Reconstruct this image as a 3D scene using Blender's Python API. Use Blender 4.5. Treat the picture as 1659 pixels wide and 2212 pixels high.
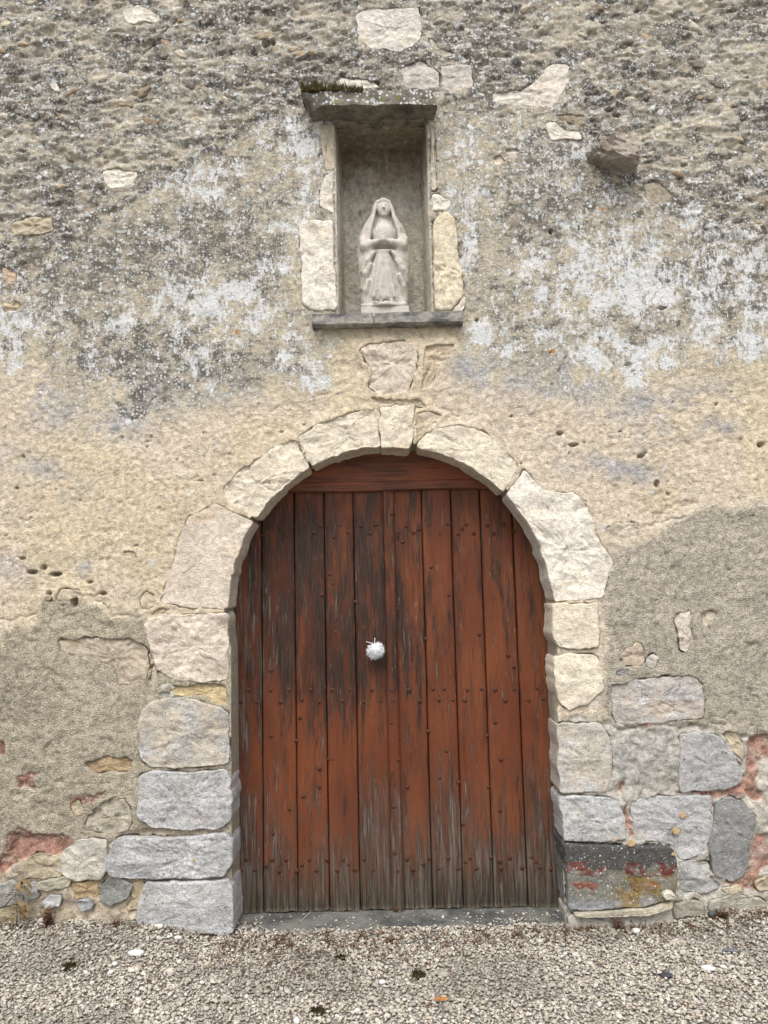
import bpy, math, random
import numpy as np
from mathutils import Matrix, Vector

# ------------------------------------------------------------------ camera, light, exposure
for o in list(bpy.data.objects):
    bpy.data.objects.remove(o, do_unlink=True)
scene = bpy.context.scene
COL = scene.collection
PITCH, ROLL = math.radians(6.0), math.radians(-1.3)
CAM = np.array([0.0, -3.6, 1.55])
FPX = 1609.0                       # focal length for a 1659 x 2212 picture
rot = Matrix.Rotation(math.pi/2 + PITCH, 3, 'X') @ Matrix.Rotation(ROLL, 3, 'Z')
cam_data = bpy.data.cameras.new('camera')
cam = bpy.data.objects.new('camera', cam_data)
COL.objects.link(cam)
cam.matrix_world = Matrix.Translation(Vector(CAM)) @ rot.to_4x4()
cam_data.sensor_fit = 'VERTICAL'
cam_data.sensor_height = 36.0
cam_data.sensor_width = 27.0
cam_data.lens = 36.0 * FPX / 2212.0
cam_data.clip_end = 3000
scene.camera = cam

world = bpy.data.worlds.new('World')
scene.world = world
world.use_nodes = True
wn = world.node_tree.nodes
sky = wn.new('ShaderNodeTexSky')
sky.sky_type = 'NISHITA'
sky.sun_disc = False
sky.sun_elevation = math.radians(58)
sky.sun_rotation = math.radians(180)
sky.dust_density = 4.0
sky.air_density = 1.0
hs = wn.new('ShaderNodeHueSaturation')
hs.inputs['Saturation'].default_value = 0.36
world.node_tree.links.new(sky.outputs[0], hs.inputs['Color'])
world.node_tree.links.new(hs.outputs[0], wn['Background'].inputs['Color'])
wn['Background'].inputs['Strength'].default_value = 0.15

sun_data = bpy.data.lights.new('sun', 'SUN')
sun = bpy.data.objects.new('sun', sun_data)
COL.objects.link(sun)
sun_data.energy = 1.5
sun_data.angle = math.radians(28)
sun_data.color = (1.0, 0.985, 0.96)
sun.location = (-2, -6, 9)
sun.rotation_euler = Vector((0.18, 0.62, -1.0)).to_track_quat('-Z', 'Y').to_euler()

scene.view_settings.view_transform = 'Standard'
scene.view_settings.look = 'None'
scene.view_settings.gamma = 1.0
scene.view_settings.exposure = 0.62
scene.view_settings.use_curve_mapping = False
scene.cycles.max_bounces = 5; scene.cycles.diffuse_bounces = 3
scene.render.resolution_x, scene.render.resolution_y = 768, 1024

# ------------------------------------------------------------------ helpers
rng = np.random.default_rng(7)
random.seed(7)
RM = np.array(rot)

def W(u, v, y=0.0):
    """point of the vertical plane at depth y that the survey photo shows at (u, v)"""
    d = RM @ np.array([(u-829.5)/FPX, (1106-v)/FPX, -1.0])
    t = (y-CAM[1])/d[1]
    return CAM + t*d

def G(u, v, z=0.0):
    d = RM @ np.array([(u-829.5)/FPX, (1106-v)/FPX, -1.0])
    t = (z-CAM[2])/d[2]
    return CAM + t*d

def survey(x, y, z):
    """inverse of W, vectorised"""
    px, py, pz = x-CAM[0], y-CAM[1], z-CAM[2]
    a = RM[0,0]*px + RM[1,0]*py + RM[2,0]*pz
    b = RM[0,1]*px + RM[1,1]*py + RM[2,1]*pz
    c = RM[0,2]*px + RM[1,2]*py + RM[2,2]*pz
    return 829.5 + FPX*a/-c, 1106 - FPX*b/-c

def _h(ix, iy, iz, seed):
    h = (ix.astype(np.int64)*374761393 + iy.astype(np.int64)*668265263 + iz.astype(np.int64)*2147483647 + seed*1274126177) & 0xffffffff
    h = ((h ^ (h >> 13))*1274126177) & 0xffffffff
    h = ((h ^ (h >> 16))*2246822519) & 0xffffffff
    return ((h ^ (h >> 15)) & 0xffffff)/float(0xffffff)

def vn2(x, y, seed=0):
    x = np.asarray(x, float); y = np.asarray(y, float)
    ix, iy = np.floor(x), np.floor(y)
    fx, fy = x-ix, y-iy
    fx = fx*fx*fx*(fx*(fx*6-15)+10); fy = fy*fy*fy*(fy*(fy*6-15)+10)
    z = np.zeros_like(ix)
    a = _h(ix, iy, z, seed); b = _h(ix+1, iy, z, seed); c = _h(ix, iy+1, z, seed); d = _h(ix+1, iy+1, z, seed)
    return ((a*(1-fx)+b*fx)*(1-fy) + (c*(1-fx)+d*fx)*fy)*2-1

def fbm(x, y, size, octv=4, seed=0, gain=0.5):
    x = np.asarray(x, float); y = np.asarray(y, float)
    s = 0; a = 1.0; n = 0; f = 1.0/size
    for k in range(octv):
        s = s + a*vn2(x*f+17.3*k, y*f-9.1*k, seed+k); n += a; a *= gain; f *= 2.03
    return s/n

def vn3(x, y, z, seed=0):
    ix, iy, iz = np.floor(x), np.floor(y), np.floor(z)
    fx, fy, fz = x-ix, y-iy, z-iz
    fx = fx*fx*(3-2*fx); fy = fy*fy*(3-2*fy); fz = fz*fz*(3-2*fz)
    r = 0
    for dz in (0, 1):
        for dy in (0, 1):
            for dx in (0, 1):
                r = r + _h(ix+dx, iy+dy, iz+dz, seed)*(fx if dx else 1-fx)*(fy if dy else 1-fy)*(fz if dz else 1-fz)
    return r*2-1

def fbm3(p, size, octv=3, seed=0):
    s = 0; a = 1.0; n = 0; f = 1.0/size
    for k in range(octv):
        s = s + a*vn3(p[:,0]*f+7.7*k, p[:,1]*f+3.1*k, p[:,2]*f-5.3*k, seed+k); n += a; a *= .5; f *= 2.0
    return s/n

def sstep(a, b, x):
    t = np.clip((x-a)/(b-a), 0, 1)
    return t*t*(3-2*t)

def mesh_np(name, verts, faces, smooth=True):
    """faces: (n,3) or (n,4) int array, or a list of polygons"""
    me = bpy.data.meshes.new(name)
    verts = np.ascontiguousarray(verts, dtype=np.float32)
    if isinstance(faces, np.ndarray):
        n, k = faces.shape
        me.vertices.add(len(verts)); me.vertices.foreach_set('co', verts.ravel())
        me.loops.add(n*k); me.loops.foreach_set('vertex_index', np.ascontiguousarray(faces, dtype=np.int32).ravel())
        me.polygons.add(n)
        me.polygons.foreach_set('loop_start', np.arange(0, n*k, k, dtype=np.int32))
        try: me.polygons.foreach_set('loop_total', np.full(n, k, dtype=np.int32))
        except Exception: pass
        me.update(calc_edges=True)
        me.validate()
    else:
        me.from_pydata([tuple(v) for v in verts.tolist()], [], faces)
    me.polygons.foreach_set('use_smooth', np.full(len(me.polygons), bool(smooth)))
    me.update()
    return me

def colattr(me, name, rgba):
    a = me.color_attributes.new(name, 'FLOAT_COLOR', 'POINT')
    a.data.foreach_set('color', np.ascontiguousarray(rgba, dtype=np.float32).ravel())

def link(name, me, mat=None, parent=None, color=None):
    o = bpy.data.objects.new(name, me)
    COL.objects.link(o)
    if mat is not None and me is not None and len(me.materials) == 0: me.materials.append(mat)
    if parent is not None: o.parent = parent
    if color is not None: o.color = color
    return o

def tag(o, label=None, cat=None, group=None, kind=None):
    if label: o['label'] = label
    if cat: o['category'] = cat
    if group: o['group'] = group
    if kind: o['kind'] = kind
    return o

class MB:
    def __init__(s): s.v = []; s.f = []
    def add(s, v, f):
        n = len(s.v); s.v += [tuple(map(float, p)) for p in v]; s.f += [tuple(i+n for i in q) for q in f]
    def tube(s, pts, rad, sides=5):
        pts = [np.array(p, float) for p in pts]; n = len(pts)
        rad = [rad]*n if np.isscalar(rad) else rad
        V = []; F = []
        for i, p in enumerate(pts):
            t = pts[min(i+1, n-1)]-pts[max(i-1, 0)]; t /= np.linalg.norm(t)+1e-9
            a = np.cross(t, [0.31, 0.9, 0.2]); a /= np.linalg.norm(a)+1e-9; b = np.cross(t, a)
            for k in range(sides):
                w = 2*math.pi*k/sides; V.append(p+rad[i]*(a*math.cos(w)+b*math.sin(w)))
        for i in range(n-1):
            for k in range(sides):
                F.append((i*sides+k, i*sides+(k+1)%sides, (i+1)*sides+(k+1)%sides, (i+1)*sides+k))
        F.append(tuple(range(sides))[::-1]); F.append(tuple((n-1)*sides+k for k in range(sides)))
        s.add(V, F)
    def mesh(s, name, smooth=True): return mesh_np(name, np.array(s.v), s.f, smooth)

def grid_faces(nu, nv, closed_u=False):
    i, j = np.meshgrid(np.arange(nu if closed_u else nu-1), np.arange(nv-1), indexing='ij')
    i = i.ravel(); j = j.ravel(); i2 = (i+1) % nu
    return np.stack([i*nv+j, i2*nv+j, i2*nv+j+1, i*nv+j+1], 1)

def ico():
    t = (1+5**.5)/2
    v = np.array([(-1,t,0),(1,t,0),(-1,-t,0),(1,-t,0),(0,-1,t),(0,1,t),(0,-1,-t),(0,1,-t),(t,0,-1),(t,0,1),(-t,0,-1),(-t,0,1)], float)
    v /= np.linalg.norm(v[0])
    f = np.array([(0,11,5),(0,5,1),(0,1,7),(0,7,10),(0,10,11),(1,5,9),(5,11,4),(11,10,2),(10,7,6),(7,1,8),(3,9,4),(3,4,2),(3,2,6),(3,6,8),(3,8,9),(4,9,5),(2,4,11),(6,2,10),(8,6,7),(9,8,1)])
    return v, f

def ico_sub(n):
    v, f = ico()
    for _ in range(n):
        vl = v.tolist(); cache = {}; nf = []
        def mid(a, b):
            k = (min(a, b), max(a, b))
            if k not in cache:
                m = (np.array(vl[a])+np.array(vl[b])); m /= np.linalg.norm(m); cache[k] = len(vl); vl.append(m.tolist())
            return cache[k]
        for a, b, c in f:
            x, y, z = mid(a, b), mid(b, c), mid(c, a)
            nf += [(a, x, z), (b, y, x), (c, z, y), (x, y, z)]
        v = np.array(vl); f = np.array(nf)
    return v, f

# ------------------------------------------------------------------ node materials
class NT:
    def __init__(s, name):
        s.m = bpy.data.materials.new(name); s.m.use_nodes = True
        s.t = s.m.node_tree; s.n = s.t.nodes; s.b = s.n['Principled BSDF']
        s.b.inputs['Roughness'].default_value = 0.9
        s.b.inputs['Specular IOR Level'].default_value = 0.25
        s.tc = s.n.new('ShaderNodeTexCoord')
    def put(s, sock, val):
        if hasattr(val, 'links'): s.t.links.new(val, sock)
        else: sock.default_value = val if not isinstance(val, tuple) or len(val) != 3 or sock.type != 'RGBA' else (*val, 1)
    def vec(s, scale=(1,1,1), src=None, loc=None):
        m = s.n.new('ShaderNodeMapping'); m.inputs['Scale'].default_value = scale
        s.t.links.new(src or s.tc.outputs['Object'], m.inputs['Vector'])
        if loc is not None: s.put(m.inputs['Location'], loc)
        return m.outputs[0]
    def noise(s, scale, detail=4, rough=0.55, vec=None, dist=0.0):
        n = s.n.new('ShaderNodeTexNoise'); n.inputs['Scale'].default_value = scale
        n.inputs['Detail'].default_value = detail; n.inputs['Roughness'].default_value = rough
        n.inputs['Distortion'].default_value = dist
        s.t.links.new(vec or s.tc.outputs['Object'], n.inputs['Vector'])
        return n.outputs['Fac']
    def voro(s, scale, vec=None, feature='F1'):
        n = s.n.new('ShaderNodeTexVoronoi'); n.inputs['Scale'].default_value = scale; n.feature = feature
        s.t.links.new(vec or s.tc.outputs['Object'], n.inputs['Vector'])
        return n.outputs['Distance'], (n.outputs['Color'] if 'Color' in n.outputs else None)
    def math(s, op, a, b=0.0, c=0.0, clamp=False):
        n = s.n.new('ShaderNodeMath'); n.operation = op; n.use_clamp = clamp
        s.put(n.inputs[0], a); s.put(n.inputs[1], b); s.put(n.inputs[2], c)
        return n.outputs[0]
    def ramp(s, x, a, b, lo=0.0, hi=1.0):
        n = s.n.new('ShaderNodeMapRange'); n.interpolation_type = 'SMOOTHSTEP'
        s.put(n.inputs[0], x); s.put(n.inputs[1], a); s.put(n.inputs[2], b); s.put(n.inputs[3], lo); s.put(n.inputs[4], hi)
        return n.outputs[0]
    def mix(s, f, a, b, mode='MIX'):
        n = s.n.new('ShaderNodeMix'); n.data_type = 'RGBA'; n.blend_type = mode
        s.put(n.inputs[0], f); s.put(n.inputs[6], a); s.put(n.inputs[7], b)
        return n.outputs[2]
    def scale(s, col, f):
        n = s.n.new('ShaderNodeVectorMath'); n.operation = 'SCALE'
        s.put(n.inputs[0], col); s.put(n.inputs['Scale'], f)
        return n.outputs[0]
    def sep(s, col):
        n = s.n.new('ShaderNodeSeparateColor'); s.t.links.new(col, n.inputs[0]); return n.outputs
    def sepv(s, v):
        n = s.n.new('ShaderNodeSeparateXYZ'); s.t.links.new(v, n.inputs[0]); return n.outputs
    def attr(s, name, typ='GEOMETRY'):
        n = s.n.new('ShaderNodeAttribute'); n.attribute_name = name; n.attribute_type = typ; return n.outputs
    def info(s): return s.n.new('ShaderNodeObjectInfo').outputs
    def bump(s, h, dist=0.004, strength=1.0):
        n = s.n.new('ShaderNodeBump'); n.inputs['Distance'].default_value = dist; n.inputs['Strength'].default_value = strength
        s.put(n.inputs['Height'], h); s.t.links.new(n.outputs[0], s.b.inputs['Normal'])
    def col(s, c): s.put(s.b.inputs['Base Color'], c); return s.m

MAT = {}
def build_materials():
    # plaster with lichen, lime bloom and soot, driven by masks stored on the wall
    m = NT('weathered_plaster')
    tint = m.attr('tint')['Color']; mk = m.sep(m.attr('mask')['Color'])
    n2 = m.noise(38, 8, .62); n3 = m.noise(170, 4, .6)
    c = m.scale(tint, m.ramp(n2, .28, .72, .70, 1.28))
    c = m.scale(c, m.ramp(n3, .25, .75, .84, 1.16))
    # thin grey film of algae, dark crusts, chalky lime bloom running down in streaks
    na = m.noise(13, 8, .74, m.vec((1, 1, 1.5))); nb = m.noise(58, 5, .7)
    nd = m.math('ADD', m.math('MULTIPLY', na, .70), m.math('MULTIPLY', nb, .30))
    nd = m.math('MULTIPLY_ADD', nd, 1.75, -.375)
    fg = m.ramp(m.math('ADD', nd, mk[0]), .86, 1.10, 0, .62)
    c = m.mix(fg, c, m.mix(n3, (.21, .19, .155), (.34, .32, .28)))
    fd = m.ramp(m.math('ADD', nd, mk[0]), 1.02, 1.19, 0, .86)
    c = m.mix(fd, c, m.mix(nb, (.058, .051, .041), (.135, .123, .104)))
    nw = m.math('ADD', m.math('MULTIPLY', m.noise(9, 8, .74), .56), m.math('MULTIPLY', m.noise(48, 6, .74, m.vec((1, 1, .5))), .44))
    nw = m.math('MULTIPLY_ADD', nw, 1.9, -.45)
    fw = m.ramp(m.math('ADD', nw, mk[1]), .985, 1.11, 0, .9)
    c = m.mix(fw, c, m.mix(nb, (.55, .55, .545), (.78, .79, .79)))
    clus = m.math('MULTIPLY', m.math('SUBTRACT', m.noise(9, 6, .65), .5), 1.1)
    for sc, rad, dens in ((58, .46, .34), (100, .46, .44), (32, .42, .12)):
        d, vc = m.voro(sc)
        r = m.sep(vc)
        keep = m.ramp(m.math('ADD', r[0], m.math('MULTIPLY', mk[0], m.math('ADD', clus, dens*1.7))), .98, 1.02)
        rr = m.math('MULTIPLY', m.math('ADD', r[1], .45), rad)
        edge = m.ramp(m.math('ADD', d, m.math('MULTIPLY', m.noise(260, 2), .22)), m.math('ADD', rr, .10), m.math('SUBTRACT', rr, .02))
        c = m.mix(m.math('MULTIPLY', m.math('MULTIPLY', keep, edge), .85), c, m.mix(r[2], (.30, .31, .30), (.70, .71, .71)))
    d, vc = m.voro(14); r = m.sep(vc)
    f = m.math('MULTIPLY', m.ramp(m.math('ADD', r[0], m.math('MULTIPLY', mk[0], .06)), 1.018, 1.02), m.ramp(d, .2, .14))
    c = m.mix(f, c, (.42, .20, .06))
    grain = m.noise(240, 3, .7)
    gd, gc = m.voro(150)
    c = m.scale(c, m.ramp(m.math('MULTIPLY', gd, mk[2]), .25, .7, 1.0, .70))
    gs = m.math('MULTIPLY', m.math('GREATER_THAN', m.sep(gc)[0], .88), mk[2])
    c = m.mix(m.math('MULTIPLY', gs, .55), c, (.62, .56, .46))
    h = m.math('ADD', m.math('MULTIPLY', n2, .9), m.math('MULTIPLY', n3, .5))
    h = m.math('ADD', h, m.math('MULTIPLY', m.math('SUBTRACT', grain, m.math('MULTIPLY', gd, .6)), m.math('MULTIPLY', mk[2], .7)))
    m.bump(h, .016, .9)
    MAT['plaster'] = m.col(c)

    # building stone: object colour is the stone, alpha says how much grey lichen it carries
    m = NT('limestone')
    inf = m.info(); base = inf['Color']; al = inf['Alpha']
    off = m.scale(inf['Location'], 1.0)
    geo = m.n.new('ShaderNodeNewGeometry').outputs['Position']
    g = m.vec((1, 1, 1), geo)
    n1 = m.noise(7, 5, .6, g); n2 = m.noise(42, 8, .65, g); n3 = m.noise(190, 4, .6, g)
    c = m.scale(base, m.ramp(n1, .3, .7, .86, 1.12))
    c = m.mix(m.ramp(m.noise(5, 6, .6, m.vec((1, 1, 1.8), geo)), .52, .72, 0, .45), c, m.mix(1.0, c, (1.0, .86, .66), 'MULTIPLY'))
    c = m.scale(c, m.ramp(n2, .25, .75, .76, 1.2)); c = m.scale(c, m.ramp(n3, .25, .75, .88, 1.12))
    lich = m.mix(m.ramp(m.noise(70, 10, .8, g), .38, .62), (.29, .29, .292), (.64, .638, .635))
    lich = m.scale(lich, m.ramp(m.noise(6, 5, .6, g), .35, .65, .74, 1.12))
    f = m.ramp(m.math('ADD', m.noise(9, 10, .76, g), al), .98, 1.20, 0, .84)
    c = m.mix(f, c, lich)
    for sc, rad, thr, cc in ((95, .30, .80, (.62, .63, .62)), (60, .30, .93, (.09, .085, .08)), (16, .17, .985, (.45, .22, .06))):
        d, vc = m.voro(sc, g); r = m.sep(vc)
        k = m.math('MULTIPLY', m.math('GREATER_THAN', r[0], thr), m.ramp(d, rad, rad-.1))
        k = m.math('MULTIPLY', k, m.ramp(al, .08, .5))
        c = m.mix(m.math('MULTIPLY', k, .8), c, cc)
    h = m.math('ADD', m.math('MULTIPLY', n2, 1.0), m.math('MULTIPLY', n3, .45))
    m.bump(h, .016, .9)
    MAT['stone'] = m.col(c)

    # niche lining
    m = NT('niche_plaster')
    n1 = m.noise(6, 6, .6); n2 = m.noise(35, 8, .65)
    c = m.mix(m.ramp(n1, .35, .65), (.62, .56, .455), (.70, .66, .575))
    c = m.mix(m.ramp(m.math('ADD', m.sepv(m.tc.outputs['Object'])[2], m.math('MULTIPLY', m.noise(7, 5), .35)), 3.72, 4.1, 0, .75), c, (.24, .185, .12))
    c = m.scale(c, m.ramp(n2, .25, .75, .62, 1.3))
    c = m.mix(m.ramp(m.noise(14, 8, .7), .57, .64, 0, .7), c, (.16, .13, .09))
    c = m.mix(m.ramp(m.noise(20, 8, .7, m.vec((1, 1, .4))), .56, .64, 0, .6), c, (.60, .59, .57))
    m.bump(m.math('ADD', n2, m.noise(120, 3)), .016, .9)
    MAT['niche'] = m.col(c)

    # painted oak boards
    m = NT('worn_red_boards')
    inf = m.info()
    pos = m.tc.outputs['Object']
    xyz = m.sepv(pos)
    loc = m.n.new('ShaderNodeCombineXYZ'); m.put(loc.inputs[0], m.math('MULTIPLY', inf['Random'], 37.0)); m.put(loc.inputs[2], m.math('MULTIPLY', inf['Random'], 53.0))
    L = loc.outputs[0]
    grainv = m.vec((1, 1, .035), None, L)
    g1 = m.noise(95, 6, .65, grainv, .4); g2 = m.noise(300, 3, .6, m.vec((1, 1, .03), None, L))
    sv = m.vec((1, 1, .13), None, L)
    st = m.noise(15, 9, .78, sv, .4); st2 = m.noise(44, 8, .80, m.vec((1, 1, .085), None, L), .3)
    blot = m.noise(3.2, 5, .6, m.vec((1.4, 1, .6)))
    paint = m.mix(m.ramp(blot, .35, .65), (.125, .035, .014), (.185, .056, .020))
    paint = m.mix(m.ramp(g1, .3, .7, 0, .5), paint, (.095, .030, .015))
    wood = m.mix(m.ramp(g1, .35, .65), (.030, .022, .017), (.128, .100, .080))
    wood = m.mix(m.ramp(g2, .45, .7, 0, .6), wood, (.30, .28, .26))
    dark = m.mix(m.ramp(g2, .4, .7), (.017, .011, .009), (.06, .038, .028))
    # soot and rot streaks, thickest left of the middle above the lock height
    wx = m.ramp(m.math('ABSOLUTE', m.math('ADD', xyz[0], .30)), .12, .70, 1, .34)
    wz = m.math('MULTIPLY', m.ramp(xyz[2], .70, 1.25), m.ramp(xyz[2], 2.25, 1.85))
    fd = m.ramp(m.math('ADD', st, m.math('MULTIPLY', m.math('MULTIPLY', wx, wz), .12)), .52, .65, 0, .9)
    # paint worn off: board edges, the left side and the foot of the door
    foot = m.ramp(m.math('ADD', xyz[2], m.math('ADD', m.math('MULTIPLY', m.math('SUBTRACT', m.noise(6, 5, .6, m.vec((1, 1, .5))), .5), .6), m.math('MULTIPLY', m.math('SUBTRACT', inf['Random'], .5), .34))), .72, .0)
    left = m.ramp(xyz[0], -.52, -.80)
    wear = m.math('ADD', m.math('MULTIPLY', foot, .13), m.math('MULTIPLY', left, .10))
    fw = m.ramp(m.math('ADD', m.math('ADD', st2, m.math('MULTIPLY', m.math('SUBTRACT', g1, .5), .28)), wear), .545, .66, 0, .88)
    soft = m.math('MULTIPLY', m.math('MULTIPLY', wx, wz), m.ramp(m.noise(5, 6, .65, m.vec((1.6, 1, .35), None, L)), .35, .6))
    paint = m.scale(paint, m.ramp(soft, 0, 1, 1.0, .55))
    c = m.mix(fd, paint, dark)
    c = m.mix(fw, c, wood)
    c = m.mix(m.math('MULTIPLY', foot, .62), c, m.mix(m.ramp(g1, .35, .65), (.045, .032, .024), (.135, .10, .075)))
    fl = m.math('MULTIPLY', m.ramp(m.noise(75, 5, .8, m.vec((1, 1, .14), None, L)), .62, .68), .55)
    c = m.mix(fl, c, m.mix(g2, (.20, .12, .08), (.36, .30, .26)))
    damp = m.math('MULTIPLY', m.ramp(m.math('ADD', xyz[2], m.math('MULTIPLY', m.noise(9, 4), .3)), .40, .12), .85)
    c = m.mix(damp, c, m.mix(m.ramp(g1, .35, .65), (.018, .017, .011), (.085, .078, .055)))
    h = m.math('ADD', m.math('MULTIPLY', g1, .8), m.math('MULTIPLY', g2, .5))
    h = m.math('ADD', h, m.math('MULTIPLY', fw, -.5))
    m.bump(h, .007, .8)
    m.put(m.b.inputs['Roughness'], m.ramp(fw, 0, 1, .46, .85))
    MAT['board'] = m.col(c)
    # header board: grain runs sideways
    m = NT('worn_red_rail')
    gv = m.vec((.05, 1, 1)); g1 = m.noise(95, 6, .65, gv); g2 = m.noise(300, 3, .6, gv)
    c = m.mix(m.ramp(m.noise(20, 7, .65, m.vec((.16, 1, 1))), .4, .66), (.200, .066, .032), (.095, .040, .026))
    c = m.mix(m.ramp(m.noise(40, 7, .7, m.vec((.1, 1, 1))), .6, .68, 0, .6), c, (.17, .13, .115))
    c = m.scale(c, m.ramp(g1, .3, .7, .75, 1.25))
    m.bump(m.math('ADD', g1, g2), .003, .6); m.b.inputs['Roughness'].default_value = .6
    MAT['rail'] = m.col(c)

    m = NT('rusted_iron')
    c = m.mix(m.ramp(m.noise(160, 4), .35, .65), (.045, .018, .011), (.105, .040, .020))
    m.bump(m.noise(400, 3), .002, .8); m.b.inputs['Roughness'].default_value = .7
    MAT['nail'] = m.col(c)

    m = NT('carved_stone')
    n1 = m.noise(9, 5, .6); n2 = m.noise(70, 6, .65); n3 = m.noise(300, 3)
    c = m.mix(m.ramp(n1, .35, .65), (.46, .42, .37), (.55, .51, .455))
    c = m.scale(c, m.ramp(n2, .25, .75, .86, 1.12))
    c = m.mix(m.ramp(m.noise(26, 8, .7), .60, .70, 0, .45), c, (.30, .25, .19))
    m.bump(m.math('ADD', n2, m.math('MULTIPLY', n3, .4)), .008, .7)
    MAT['statue'] = m.col(c)

    m = NT('grey_slate')
    z = m.sepv(m.tc.outputs['Object'])
    n2 = m.noise(40, 7, .65); n3 = m.noise(200, 3)
    f = m.ramp(m.noise(7, 6, .65, m.vec((1, 1, 2.2))), .38, .62)
    c = m.mix(f, (.085, .085, .085), (.30, .285, .25))
    c = m.scale(c, m.ramp(n2, .25, .75, .7, 1.3))
    m.bump(m.math('ADD', n2, n3), .004, .7)
    MAT['slate'] = m.col(c)

    m = NT('mossy_lintel_stone')
    n1 = m.noise(9, 8, .68); n2 = m.noise(50, 8, .68)
    c = m.mix(m.ramp(n1, .35, .65), (.095, .088, .072), (.235, .215, .17))
    c = m.scale(c, m.ramp(n2, .25, .75, .7, 1.3))
    for sc, rad, thr, cc in ((60, .45, .55, (.60, .61, .60)), (30, .42, .72, (.52, .53, .52)), (22, .34, .93, (.42, .19, .05)), (26, .4, .9, (.19, .17, .04))):
        d, vc = m.voro(sc); r = m.sep(vc)
        nz = m.sepv(m.n.new('ShaderNodeNewGeometry').outputs['Normal'])[2]
        k = m.math('MULTIPLY', m.math('GREATER_THAN', r[0], thr), m.ramp(m.math('ADD', d, m.math('MULTIPLY', m.noise(150, 3), .2)), rad+.1, rad))
        k = m.math('MULTIPLY', k, m.ramp(nz, -.6, -.2))
        c = m.mix(m.math('MULTIPLY', k, .85), c, cc)
    m.bump(m.math('ADD', n1, n2), .010, .9)
    MAT['lintel'] = m.col(c)

    m = NT('lime_mortar')
    n2 = m.noise(45, 8, .65); n3 = m.noise(180, 4)
    c = m.scale(m.mix(m.noise(6, 4), (.40, .34, .25), (.47, .42, .34)), m.ramp(n2, .25, .75, .7, 1.2))
    m.bump(m.math('ADD', n2, n3), .012, 1.0)
    MAT['mortar'] = m.col(c)

    m = NT('concrete_slab')
    n1 = m.noise(5, 7, .65); n2 = m.noise(60, 7, .7)
    c = m.mix(m.ramp(n1, .38, .62), (.060, .060, .058), (.15, .147, .13))
    c = m.scale(c, m.ramp(n2, .25, .75, .75, 1.25))
    m.bump(n2, .006, .7)
    MAT['concrete'] = m.col(c)

    m = NT('gravel_stone')
    c = m.scale(m.attr('tint')['Color'], m.ramp(m.noise(220, 3), .25, .75, .85, 1.12))
    m.bump(m.noise(500, 2), .002, .5)
    MAT['pebble'] = m.col(c)

    m = NT('gravel_bed')
    d, vc = m.voro(85); r = m.sep(vc)
    c = m.mix(r[0], (.22, .195, .16), (.50, .47, .42))
    c = m.scale(c, m.ramp(d, .25, .75, 1.0, .45))
    c = m.scale(c, m.ramp(m.noise(3, 5), .3, .7, .85, 1.1))
    m.bump(m.math('MULTIPLY', d, -1.0), .010, 1.0)
    MAT['bed'] = m.col(c)

    for nm, a, b in (('dry_weed', (.085, .036, .020), (.17, .085, .04)), ('moss', (.030, .026, .010), (.115, .090, .025)), ('straw', (.36, .29, .19), (.55, .47, .34)),
                     ('withered_plant', (.11, .075, .035), (.24, .17, .085)), ('dark_moss', (.018, .015, .007), (.06, .045, .018)), ('leaf', (.30, .09, .025), (.42, .26, .06))):
        m = NT(nm)
        MAT[nm] = m.col(m.mix(m.ramp(m.noise(60, 4), .3, .7), a, b))
    m = NT('white_fluff'); m.b.inputs['Roughness'].default_value = 1.0
    MAT['fluff'] = m.col(m.mix(m.noise(80, 2), (.78, .79, .81), (.86, .87, .88)))
    m = NT('loose_stone')
    inf = m.info(); n2 = m.noise(60, 6, .65)
    m.bump(n2, .008, .8)
    MAT['loose'] = m.col(m.scale(inf['Color'], m.ramp(n2, .25, .75, .7, 1.2)))
    m = NT('old_brick')
    n1 = m.noise(14, 8, .7); n2 = m.noise(70, 6, .65)
    inf = m.info()
    c = m.scale(inf['Color'], m.ramp(n2, .25, .75, .6, 1.3))
    c = m.mix(m.ramp(n1, .50, .66, 0, .85), c, m.mix(m.noise(60, 3), (.15, .145, .13), (.32, .31, .29)))
    d, vc = m.voro(90); r = m.sep(vc)
    c = m.mix(m.math('MULTIPLY', m.math('GREATER_THAN', r[0], .85), m.ramp(d, .33, .2)), c, (.55, .56, .54))
    m.bump(n2, .006, .8)
    MAT['brick'] = m.col(c)
    m = NT('washed_base_block')
    xyz = m.sepv(m.tc.outputs['Object'])
    zt, zb_ = W(1330, 1822)[2], W(1330, 1962)[2]
    t = m.math('DIVIDE', m.math('SUBTRACT', xyz[2], zb_), zt-zb_)
    t = m.math('ADD', t, m.math('MULTIPLY', m.math('SUBTRACT', m.noise(12, 6, .65), .5), .35))
    n2 = m.noise(55, 7, .7)
    c = m.mix(m.ramp(t, .62, .72), m.mix(m.ramp(t, .10, .28), (.27, .275, .28), (.17, .165, .14)), (.075, .072, .066))
    ox = m.math('ABSOLUTE', m.math('SUBTRACT', xyz[0], W(1385, 1915)[0]))
    oc = m.math('MULTIPLY', m.math('MULTIPLY', m.ramp(ox, .20, .06), m.ramp(t, .66, .50)), m.ramp(m.noise(11, 6, .65), .40, .56))
    c = m.mix(m.math('MULTIPLY', oc, .8), c, m.mix(m.noise(25, 4), (.15, .115, .02), (.25, .14, .03)))
    c = m.scale(c, m.ramp(n2, .25, .75, .62, 1.35))
    for sc, thr in ((70, .90), (130, .80)):
        d, vc = m.voro(sc); r = m.sep(vc)
        c = m.mix(m.math('MULTIPLY', m.math('GREATER_THAN', r[0], thr), m.ramp(m.math('ADD', d, m.math('MULTIPLY', m.noise(200, 2), .2)), .42, .34)), c, (.50, .51, .50))
    m.bump(n2, .010, .8)
    MAT['base'] = m.col(c)
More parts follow.
